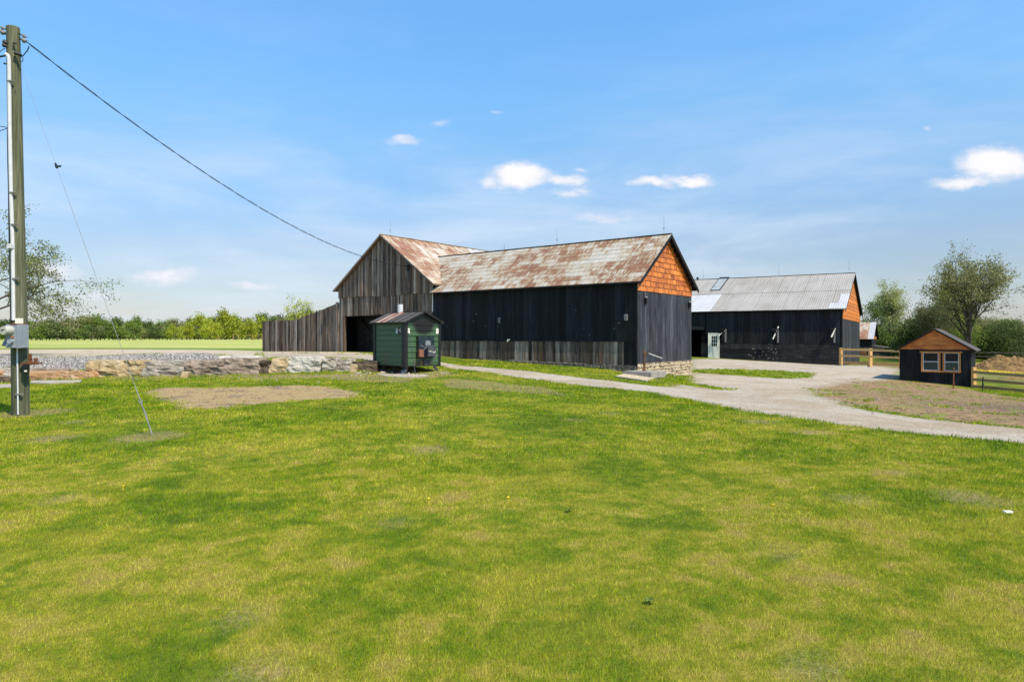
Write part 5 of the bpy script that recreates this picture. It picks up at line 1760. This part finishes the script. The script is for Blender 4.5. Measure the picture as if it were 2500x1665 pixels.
mound('ash_heap', dx__, dy__, .5, .3, .12, M['rock_brown'], 'small brown ash heap under the furnace door', 'heap', 9)

# ================================================================== trees
def tree_mesh(seed, height, spread, trunk_r, nlimb, leaves, leaf, bark, lmat, first=.25, droop=.0, twigs=(5, 4), gap=0.0, up=.5, stems=1, lsig=.22):
    rn = random.Random(seed)
    nr_ = np.random.RandomState(seed)
    mb = MB()
    anchors = []

    def br(p, d, L, r, depth):
        n = 5 if depth < 2 else 4
        pts, rad = [p.copy()], [r]
        q, dd = p.copy(), d.copy()
        kids = []
        for i in range(n):
            dd = (dd + Vector((rn.uniform(-.22, .22), rn.uniform(-.22, .22), rn.uniform(-.1, .16) + (up * .10 if depth == 1 else 0) - droop * (.16 * depth)))).normalized()
            q = q + dd * (L / n)
            pts.append(q.copy())
            rad.append(r * (1 - .8 * (i + 1) / n) + .004)
            kids.append((q.copy(), dd.copy(), (i + 1) / n))
        mb.tube(pts, rad, 6 if depth < 2 else 4 if depth < 3 else 3, caps=False)
        if depth >= 3:
            for k_ in kids:
                anchors.append(k_[0])
            return
        if depth == 2:
            for k_ in kids[2:]:
                anchors.append(k_[0])
        cnt = nlimb if depth == 0 else twigs[depth - 1]
        for j in range(cnt):
            t_ = (first + (1 - first) * (j + rn.random()) / cnt) if depth == 0 else .3 + .7 * (j + rn.random()) / cnt
            fi = min(n - 1, int(t_ * n))
            a_, b_ = pts[fi], pts[fi + 1]
            o_ = a_.lerp(b_, t_ * n - fi if t_ * n - fi <= 1 else 1)
            ang = rn.uniform(0, 2 * math.pi)
            if depth == 0:
                side = Vector((math.cos(j * 2.4 + ang * .3), math.sin(j * 2.4 + ang * .3), 0))
                rise = up + (t_ - .3) * .9
                nd = (side + Vector((0, 0, rise))).normalized()
                LL = spread * (1.08 - .6 * abs(t_ - .45)) * rn.uniform(.8, 1.15)
            else:
                side = d.cross(Vector((rn.uniform(-1, 1), rn.uniform(-1, 1), rn.uniform(-1, 1)))).normalized()
                nd = (dd * .55 + side * .75 + Vector((0, 0, .12 * up - droop * .3))).normalized()
                LL = L * rn.uniform(.38, .62)
            br(o_, nd, LL, max(.006, r * (1 - .75 * t_) * .62), depth + 1)
    for s_ in range(stems):
        a_ = s_ * 2.5
        dv = Vector((.28 * math.cos(a_), .28 * math.sin(a_), 1)) if stems > 1 else Vector((.03, 0, 1))
        br(Vector((.12 * s_, 0, -.3)), dv.normalized(), height * .86, trunk_r, 0)
    A_ = np.array([tuple(a) for a in anchors])
    lv_n = leaves
    ii = nr_.randint(0, len(A_), lv_n)
    c_ = A_[ii] + nr_.normal(0, lsig * leaf * 4, (lv_n, 3)) * np.array([1, 1, .8])
    return mb, A_, c_, leaf, nr_


def leaves_mesh(c_, leaf, nr_, lmat, jag=1.0):
    n = len(c_)
    d1 = nr_.normal(0, 1, (n, 3))
    d1 /= np.linalg.norm(d1, axis=1)[:, None]
    d2 = np.cross(d1, nr_.normal(0, 1, (n, 3)))
    d2 /= np.linalg.norm(d2, axis=1)[:, None]
    s_ = leaf * nr_.uniform(.55, 1.35, (n, 1))
    V = np.stack([c_ - d1 * s_, c_ + d2 * s_ * .55, c_ + d1 * s_, c_ - d2 * s_ * .55], 1).reshape(-1, 3)
    Fq = np.arange(4 * n).reshape(-1, 4)
    return fast_mesh('leaves', V, Fq, lmat)

PROTO = {}


def tree_proto(key, lmat, **kw):
    mb, A_, c_, leaf, nr_ = tree_mesh(lmat=lmat, bark=None, **kw)
    PROTO[key] = (make_mesh('trunk', mb.v, mb.f, M['bark'], True), leaves_mesh(c_, leaf, nr_, lmat))


def put_tree(key, x, y, label, sc_=1.0, rz=0.0, group=None, name='tree', cat='tree', sx=1.0, lmat=None):
    e = bpy.data.objects.new(name, None)
    COL.objects.link(e)
    e.location = (x, y, Tz(x, y))
    e.rotation_euler = (0, 0, rz)
    e.scale = (sc_ * sx, sc_ * sx, sc_)
    tag(e, label, cat, group)
    link('trunk', PROTO[key][0], e)
    lo = link('crown', PROTO[key][1], e)
    if lmat:
        lo.material_slots[0].link = 'OBJECT'
        lo.material_slots[0].material = lmat
    return e

tree_proto('big', M['leaf_brown'], seed=12, height=11.5, spread=6.0, trunk_r=.34, nlimb=12, leaves=21000, leaf=.12, first=.30, up=1.0, twigs=(6, 5), stems=2, lsig=.55)
tree_proto('left', M['leaf_olive'], seed=31, height=9.6, spread=6.0, trunk_r=.24, nlimb=12, leaves=24000, leaf=.08, first=.42, droop=.45, up=.35, twigs=(7, 5), lsig=.8)
tree_proto('poplar', M['leaf_pale'], seed=44, height=8.5, spread=3.2, trunk_r=.2, nlimb=12, leaves=8000, leaf=.10, first=.3, up=1.5, twigs=(5, 4), lsig=.7)
tree_proto('oval', M['leaf_green'], seed=51, height=7.5, spread=3.4, trunk_r=.2, nlimb=11, leaves=9000, leaf=.12, first=.2, up=.8, twigs=(5, 4), lsig=.9)
tree_proto('bush1', M['leaf_dark'], seed=61, height=4.6, spread=3.0, trunk_r=.09, nlimb=8, leaves=12000, leaf=.13, first=.06, up=.5, twigs=(5, 4), stems=3, lsig=1.0)
tree_proto('bush2', M['leaf_green'], seed=67, height=5.2, spread=2.8, trunk_r=.09, nlimb=8, leaves=12000, leaf=.13, first=.06, up=.7, twigs=(5, 4), stems=3, lsig=1.0)
tree_proto('thin', M['leaf_lime'], seed=71, height=5.0, spread=1.9, trunk_r=.07, nlimb=9, leaves=1100, leaf=.09, first=.3, up=1.2, twigs=(5, 3), stems=2, lsig=.5)
tree_proto('far1', M['leaf_green'], seed=81, height=9.0, spread=4.2, trunk_r=.25, nlimb=8, leaves=1900, leaf=.38, first=.12, up=.6, twigs=(4, 3), lsig=.6)
tree_proto('far2', M['leaf_brown'], seed=83, height=10, spread=3.8, trunk_r=.25, nlimb=8, leaves=1700, leaf=.36, first=.12, up=.9, twigs=(4, 3), lsig=.6)

x_, y_ = (2362 - 1250) / F * 66, 66
put_tree('big', x_, y_, 'big spreading olive tree with dark forked trunk behind the coop', .70, 1.1, sx=1.02)
x_, y_ = (2282 - 1250) / F * 72, 72
put_tree('big', x_, y_, 'sparse leaning tree left of the big spreading tree', .42, 4.1)
x_, y_ = (-35 - 1250) / F * 38, 38
put_tree('left', x_, y_, 'leafing tree with drooping branches behind the utility pole', .68, .6, sx=1.12)
x_, y_ = (2180 - 1250) / F * 84, 84
put_tree('poplar', x_, y_, 'pale upright tree with bare forked limbs right of the far barn', .92, .4)
x_, y_ = (2138 - 1250) / F * 112, 112
put_tree('oval', x_, y_, 'green rounded tree behind the small distant barn', 1.0, .4)
x_, y_ = (2325 - 1250) / F * 82, 82
put_tree('oval', x_, y_, 'bright green tree filling the gap left of the big trunk', 1.0, 2.2, lmat=M['leaf_lime'], sx=.8)
x_, y_ = (733 - 1250) / F * 84, 84
put_tree('thin', x_, y_, 'thin yellowish sapling showing above the board fence', 1.12, .9)
rT = random.Random(8)
hd = []
for i in range(27):
    px = 2150 + i * 16.5 + rT.uniform(-6, 6)
    Y_ = rT.uniform(98, 112) if px < 2215 else rT.uniform(72, 92)
    hd.append((px, Y_))
for i, (px, Y_) in enumerate(hd):
    x_ = (px - 1250) / F * Y_
    k_ = 'bush1' if i % 3 else 'bush2'
    put_tree(k_, x_, Y_, 'dense leafy shrub in the thicket behind the coop', rT.uniform(.58, .88) * (1.0 if px > 2250 else .8), rT.uniform(0, 6), group='shrubs of the thicket behind the coop', name='shrub', cat='shrub', sx=1.2,
             lmat=[M['leaf_dark'], M['leaf_green'], M['leaf_brown']][rT.randrange(3)])
# lime bushes at the far edge of the field
for i, (px, pt, w_) in enumerate([(425, 803, 1.0), (455, 800, 1.0), (485, 783, 1.3), (515, 792, 1.2), (548, 775, 1.2), (575, 785, 1.3), (605, 795, 1.2), (632, 790, 1.2), (530, 805, 1.0), (590, 808, 1.0)]):
    Y_ = 165 + (i % 3) * 6
    x_ = (px - 1250) / F * Y_
    h_ = (HY - pt) / F * Y_ + EYE - Tz(x_, Y_)
    put_tree('far1', x_, Y_, (['leftmost', 'second', 'third', 'fourth', '', 'sixth', 'seventh', 'rightmost', 'lower front', 'low last'][i] + ' yellow-green bush in the row at the far edge of the field') if i != 4 else 'tallest yellow-green bush at the far edge of the field', h_ / 8.6, rT.uniform(0, 6), group='yellow-green bushes at the far edge of the field' if i != 4 else None, name='bush', cat='bush', sx=1.15, lmat=M['leaf_lime'])
x_, y_ = (328 - 1250) / F * 205, 205
put_tree('far1', x_, y_, 'single bright green tree standing before the far wood', .62, 1.0, lmat=M['leaf_green'])

# the far wood, one mass
def wood_mass(name, specs, label):
    Vs, cols = {}, []
    by = {}
    for (key, x, y, s_, sx_, rz, mt) in specs:
        by.setdefault(mt, []).append((key, x, y, s_, sx_, rz))
    first = None
    allV, allF, mi = [], [], []
    mats = list(by.keys()) + ['bark']
    off_ = 0
    for m_i, mt in enumerate(by):
        for (key, x, y, s_, sx_, rz) in by[mt]:
            for part_i, idx_m in ((1, m_i), (0, len(mats) - 1)):
                me = PROTO[key][part_i]
                co = np.empty(len(me.vertices) * 3, np.float32)
                me.vertices.foreach_get('co', co)
                co = co.reshape(-1, 3)
                if part_i == 0:
                    # only trunks and limbs of four-sided faces
                    pass
                fi = np.empty(len(me.loops), np.int32)
                me.loops.foreach_get('vertex_index', fi)
                if len(fi) != 4 * len(me.polygons):
                    continue
                c_, s2 = math.cos(rz), math.sin(rz)
                X_ = (co[:, 0] * c_ - co[:, 1] * s2) * s_ * sx_ + x
                Y_ = (co[:, 0] * s2 + co[:, 1] * c_) * s_ * sx_ + y
                Z_ = co[:, 2] * s_ + Tz(x, y)
                allV.append(np.stack([X_, Y_, Z_], -1))
                allF.append(fi.reshape(-1, 4) + off_)
                mi.append(np.full(len(me.polygons), idx_m, np.int32))
                off_ += len(co)
    V_, F_ = np.concatenate(allV), np.concatenate(allF)
    me = fast_mesh(name, V_, F_, None)
    for k_ in mats:
        me.materials.append(M[k_])
    me.polygons.foreach_set('material_index', np.concatenate(mi))
    me.update()
    return tag(link(name, me), label, 'wood', kind='stuff')
specs = []
for i in range(74):
    px = -180 + i * 12.2 + rT.uniform(-5, 5)
    Y_ = rT.uniform(225, 262)
    x_ = (px - 1250) / F * Y_
    tgt = 785 + 5 * math.sin(px * .021) + rT.uniform(-5, 7)
    h_ = (HY - tgt) / F * Y_ + EYE - Tz(x_, Y_)
    specs.append((rT.choice(['far1', 'far2']), x_, Y_, h_ / 10.4, rT.uniform(.9, 1.5), rT.uniform(0, 6), rT.choice(['leaf_dark', 'leaf_brown', 'leaf_brown', 'leaf_green', 'leaf_dark'])))
for i in range(46):
    px = -180 + i * 20 + rT.uniform(-8, 8)
    Y_ = rT.uniform(212, 224)
    x_ = (px - 1250) / F * Y_
    specs.append(('far1', x_, Y_, rT.uniform(.34, .5), rT.uniform(1.3, 1.9), rT.uniform(0, 6), rT.choice(['leaf_brown', 'leaf_brown', 'leaf_green', 'leaf_dark'])))
wood_mass('distant_woodland', specs, 'far wood of mixed green and brownish trees beyond the field')
specs = []
for i in range(60):
    px = 640 + i * 36 + rT.uniform(-10, 10)
    Y_ = rT.uniform(200, 240)
    x_ = (px - 1250) / F * Y_
    specs.append((rT.choice(['far1', 'far2']), x_, Y_, rT.uniform(.55, .8), rT.uniform(1.2, 1.7), rT.uniform(0, 6), rT.choice(['leaf_dark', 'leaf_brown', 'leaf_green'])))
wood_mass('distant_woodland', specs, 'far wood glimpsed behind the barns and the coop')

# ================================================================== grass
gr_m = bpy.data.materials.new('grass_blades')
gr_m.use_nodes = True
nt = NT(gr_m.node_tree)
nt.nodes.clear()
cl = nt.n('ShaderNodeGroup', node_tree=LG).outputs[0]
rr_ = nt.n('ShaderNodeNewGeometry').outputs['Random Per Island']
hs = nt.n('ShaderNodeHueSaturation', {'Hue': nt.math('ADD', .485, nt.math('MULTIPLY', rr_, .03)), 'Saturation': 1.0, 'Value': nt.math('ADD', .50, nt.math('MULTIPLY', rr_, 1.15)), 'Color': cl}).outputs[0]
straw = nt.step(nt.math('FRACT', nt.math('MULTIPLY', rr_, 13.7)), .88, .9)
hs = nt.mix(nt.math('MULTIPLY', straw, .6), hs, (.50, .42, .14))
df = nt.n('ShaderNodeBsdfDiffuse', {'Color': hs})
tr_ = nt.n('ShaderNodeBsdfTranslucent', {'Color': hs})
mx = nt.n('ShaderNodeMixShader', {0: .25})
nt.links.new(df.outputs[0], mx.inputs[1])
nt.links.new(tr_.outputs[0], mx.inputs[2])
nt.links.new(mx.outputs[0], nt.n('ShaderNodeOutputMaterial').inputs[0])


def blades(n_per, y0, y1, hgt, wid, rs_, xmin=None, xmax=None, keep=None):
    X0, X1 = -.80 * y1 - 3, .80 * y1 + 3
    nn = int((X1 - X0) * (y1 - y0) * n_per)
    x = rs_.uniform(X0, X1, nn)
    y = rs_.uniform(y0, y1, nn)
    k = np.abs(x) < .80 * y + 3
    x, y = x[k], y[k]
    ok = np.ones(len(x), bool)
    e = rs_.normal(0, .10, len(x))
    for nm in ('drive', 'yard', 'patch', 'mud', 'grey', 'tan', 'field', 'paddock'):
        ok &= lerp_grid(AT[nm], x, y) + e + (.16 * np.sin(x * 2.1 + 2 * np.sin(y * 1.3)) * np.sin(y * 1.9 + np.sin(x * 1.7)) if nm == 'drive' else 0) < -.02
    ok &= (lerp_grid(AT['bare'], x, y) + rs_.normal(0, .15, len(x)) < -.0) | (rs_.uniform(0, 1, len(x)) < .3)
    if keep is not None:
        ok |= keep(x, y)
    x, y = x[ok], y[ok]
    return x, y


def grass_object(parts, name, label):
    Vs, Fs, off_ = [], [], 0
    for (x, y, hgt, wid, rs_) in parts:
        z = lerp_grid(GZ, x, y)
        n = len(x)
        # taller where the sward is lush
        lush = .75 + .5 * (np.sin(x * .83 + 1.7 * np.sin(y * .41)) * np.sin(y * .61 + .7 * np.sin(x * .5)) * .5 + .5)
        h = hgt * rs_.uniform(.5, 1.25, n) * lush
        a = rs_.uniform(0, 2 * np.pi, n)
        w = wid * rs_.uniform(.6, 1.3, n)
        lx_, ly_ = rs_.normal(0, .45, n) * h + .15 * h, rs_.normal(0, .45, n) * h
        ca, sa = np.cos(a) * w / 2, np.sin(a) * w / 2
        b0_ = np.stack([x - ca, y - sa, z - .004], -1)
        b1_ = np.stack([x + ca, y + sa, z - .004], -1)
        tp = np.stack([x + lx_, y + ly_, z + h], -1)
        V = np.stack([b0_, b1_, tp], 1).reshape(-1, 3)
        Vs.append(V)
        Fs.append(np.arange(3 * n).reshape(-1, 3) + off_)
        off_ += 3 * n
    me = fast_mesh(name, np.concatenate(Vs), np.concatenate(Fs), gr_m)
    return tag(link(name, me), label, 'grass', kind='stuff')

rg = np.random.RandomState(5)
parts = []
for (y0, y1, dn_, hg, wd) in ((1.6, 4.2, 15000, .023, .0025), (4.2, 6.0, 11000, .024, .0032), (6.0, 9.0, 5000, .028, .005), (9.0, 13.0, 1700, .036, .009), (13.0, 18.0, 800, .040, .014), (18.0, 24, 420, .045, .020), (24, 34, 200, .05, .028)):
    x, y = blades(dn_, y0, y1, hg, wd, rg)
    parts.append((x, y, hg, wd, rg))
print('blades', sum(len(p_[0]) for p_ in parts))
grass_object(parts, 'lawn_grass', 'short patchy green and yellow mown lawn grass')
# ragged tufts along edges, islands and bare ground
def tufts(n, test, hgt, wid, seed):
    r_ = np.random.RandomState(seed)
    x = r_.uniform(-26, 30, n)
    y = r_.uniform(9, 46, n)
    k = test(x, y)
    x, y = x[k], y[k]
    m_ = 9
    X = (x[:, None] + r_.normal(0, .05, (len(x), m_))).ravel()
    Y = (y[:, None] + r_.normal(0, .05, (len(x), m_))).ravel()
    return (X, Y, hgt, wid, r_)

def edge(nm, a, b):
    return lambda x, y: (lerp_grid(AT[nm], x, y) > a) & (lerp_grid(AT[nm], x, y) < b)
nz_ = lambda x, y: np.sin(x * 1.9 + 2 * np.sin(y * 1.1)) * np.sin(y * 1.7 + np.sin(x * .9))
tp_ = [tufts(60000, lambda x, y: edge('drive', -.35, .05)(x, y) & (nz_(x, y) > -.3) & (lerp_grid(AT['yard'], x, y) < -.1), .07, .02, 1),
       tufts(60000, lambda x, y: edge('island', -.15, 5)(x, y), .08, .03, 2),
       tufts(50000, lambda x, y: edge('mud', -.3, 9)(x, y) & (nz_(x, y) > .72) & (lerp_grid(AT['drive'], x, y) < -.2), .05, .025, 3),
       tufts(50000, lambda x, y: edge('patch', -.5, .35)(x, y) & (nz_(x * 1.5, y * 1.7) > -.2), .05, .02, 4),
       tufts(50000, lambda x, y: (y > 25.6) & (y < 26.7) & (x < -5) & (x > -22) & (nz_(x * 2, y) > -.1), .09, .02, 6),
       tufts(30000, lambda x, y: edge('tan', -.3, .6)(x, y) & (nz_(x, y) > .4) & (lerp_grid(AT['drive'], x, y) < -.2), .05, .03, 5)]
print('tufts', sum(len(p_[0]) for p_ in tp_))
grass_object(tp_, 'grass_tufts', 'ragged grass tufts along the driveway, dirt and stones')

# loose stones lying on the gravel
M['gravel_grey'] = leaf_mat('grey_gravel_stones', (.07, .065, .06), (.27, .25, .225), (.60, .57, .52), 0.0)
M['gravel_pale'] = leaf_mat('pale_gravel_stones', (.20, .165, .12), (.37, .315, .25), (.52, .465, .39), 0.0)


def gravel(name, n, test, size, mat, label, box, seed):
    r_ = np.random.RandomState(seed)
    x = r_.uniform(box[0], box[1], n)
    y = box[2] + (box[3] - box[2]) * r_.uniform(0, 1, n) ** 1.2
    k = test(x, y)
    x, y = x[k], y[k]
    z = lerp_grid(GZ, x, y)
    n = len(x)
    sz = size * r_.uniform(.4, 1.3, n)
    base = np.array([(1, 0, 0), (-.5, .87, 0), (-.5, -.87, 0), (0, 0, 1)], float)
    a = r_.uniform(0, 6.28, n)
    V = np.repeat(base[None], n, 0) * (sz[:, None, None] * r_.uniform(.7, 1.2, (n, 4, 1)))
    ca, sa = np.cos(a)[:, None], np.sin(a)[:, None]
    X = V[..., 0] * ca - V[..., 1] * sa + x[:, None]
    Y = V[..., 0] * sa + V[..., 1] * ca + y[:, None]
    Z = V[..., 2] * .8 + z[:, None] + .002
    Z[:, 3] += r_.uniform(-.2, .2, n) * sz
    V = np.stack([X, Y, Z], -1).reshape(-1, 3)
    b_ = np.arange(n)[:, None] * 4
    Fq = np.concatenate([b_ + np.array([[0, 1, 3]]), b_ + np.array([[1, 2, 3]]), b_ + np.array([[2, 0, 3]])])
    tag(link(name, fast_mesh(name, V, Fq, mat)), label, 'gravel', kind='stuff')

gravel('terrace_gravel', 60000, lambda x, y: lerp_grid(AT['grey'], x, y) + np.sin(x * 2) * .3 > 0, .045, M['gravel_grey'], 'loose grey gravel stones on the raised terrace', (-34, -8, 27, 42), 3)
gravel('yard_gravel', 90000, lambda x, y: (np.maximum(lerp_grid(AT['yard'], x, y) + np.sin(x * 3 + y) * .4, lerp_grid(AT['drive'], x, y)) > .02) & (lerp_grid(AT['island'], x, y) < 0), .015, M['gravel_pale'], 'loose pale crushed stone on driveway and barnyard', (-12, 30, 9.5, 52), 4)

M['clod'] = leaf_mat('soil_clods', (.08, .055, .035), (.24, .165, .10), (.42, .32, .20), 0.0)
gravel('soil_clods', 60000, lambda x, y: (np.maximum(lerp_grid(AT['mud'], x, y), lerp_grid(AT['patch'], x, y)) > .1) & (nz_(x * 2.3, y * 1.9) > -.25), .022, M['clod'], 'small brown soil clods on the bare dirt', (-20, 32, 10, 38), 8)

# dandelions
dd_ = MB()
rd = random.Random(6)
DP = [(905, 915), (912, 920), (918, 917), (925, 914), (648, 924), (930, 918), (1128, 912), (1150, 925), (360, 952), (2395, 962)] + [(rd.uniform(300, 2300), rd.uniform(1000, 1300)) for _ in range(5)] + [(rd.uniform(895, 935), rd.uniform(908, 922)) for _ in range(8)]
for (px, py) in DP:
    x_, y_ = gp(px, py)
    z_ = Tz(x_, y_)
    dd_.tube([(x_, y_, z_), (x_, y_, z_ + .055)], .003, 4)
    dd_.tube([(x_, y_, z_ + .05), (x_, y_, z_ + .062), (x_, y_, z_ + .068)], [.008, .015, .006], 7)
yx, yy_, _ = P(2420, 921, 43)
for q in range(260):
    x_, y_ = yx + rd.gauss(0, .9), yy_ + rd.gauss(0, 1.0)
    z_ = Tz(x_, y_)
    dd_.tube([(x_, y_, z_ + .1), (x_, y_, z_ + .13), (x_, y_, z_ + .15)], [.02, .035, .015], 5)
tag(dd_.obj('dandelions', M['yellow']), 'tiny yellow dandelion flowers dotted over the grass', 'flowers', kind='stuff')
# broad weeds in the lawn
wd_ = []
for (px, py) in [(1585, 1475), (595, 982), (1390, 1250)]:
    x_, y_ = gp(px, py)
    z_ = Tz(x_, y_)
    for q in range(9):
        a = q * .7 + rd.uniform(-.2, .2)
        L_ = rd.uniform(.03, .055)
        dx_, dy_ = math.cos(a), math.sin(a)
        k_ = len(wd_)
        wd_ += [(x_, y_, z_ + .01), (x_ + dx_ * L_ * .5 - dy_ * .014, y_ + dy_ * L_ * .5 + dx_ * .014, z_ + .04), (x_ + dx_ * L_, y_ + dy_ * L_, z_ + .03), (x_ + dx_ * L_ * .5 + dy_ * .014, y_ + dy_ * L_ * .5 - dx_ * .014, z_ + .038)]
me = make_mesh('lawn_weeds', wd_, [(i, i + 1, i + 2, i + 3) for i in range(0, len(wd_), 4)], M['leaf_green'])
tag(link('lawn_weeds', me), 'small broad-leaved green weeds in the lawn', 'weeds', kind='stuff')
x_, y_ = gp(2461, 1256)
tag(MB().box((x_ - .035, y_ - .02, Tz(x_, y_) + .02), (x_ + .035, y_ + .02, Tz(x_, y_) + .035)).obj('paper_scrap', M['white_paint']), 'small white scrap lying on the lawn near the right edge', 'litter')
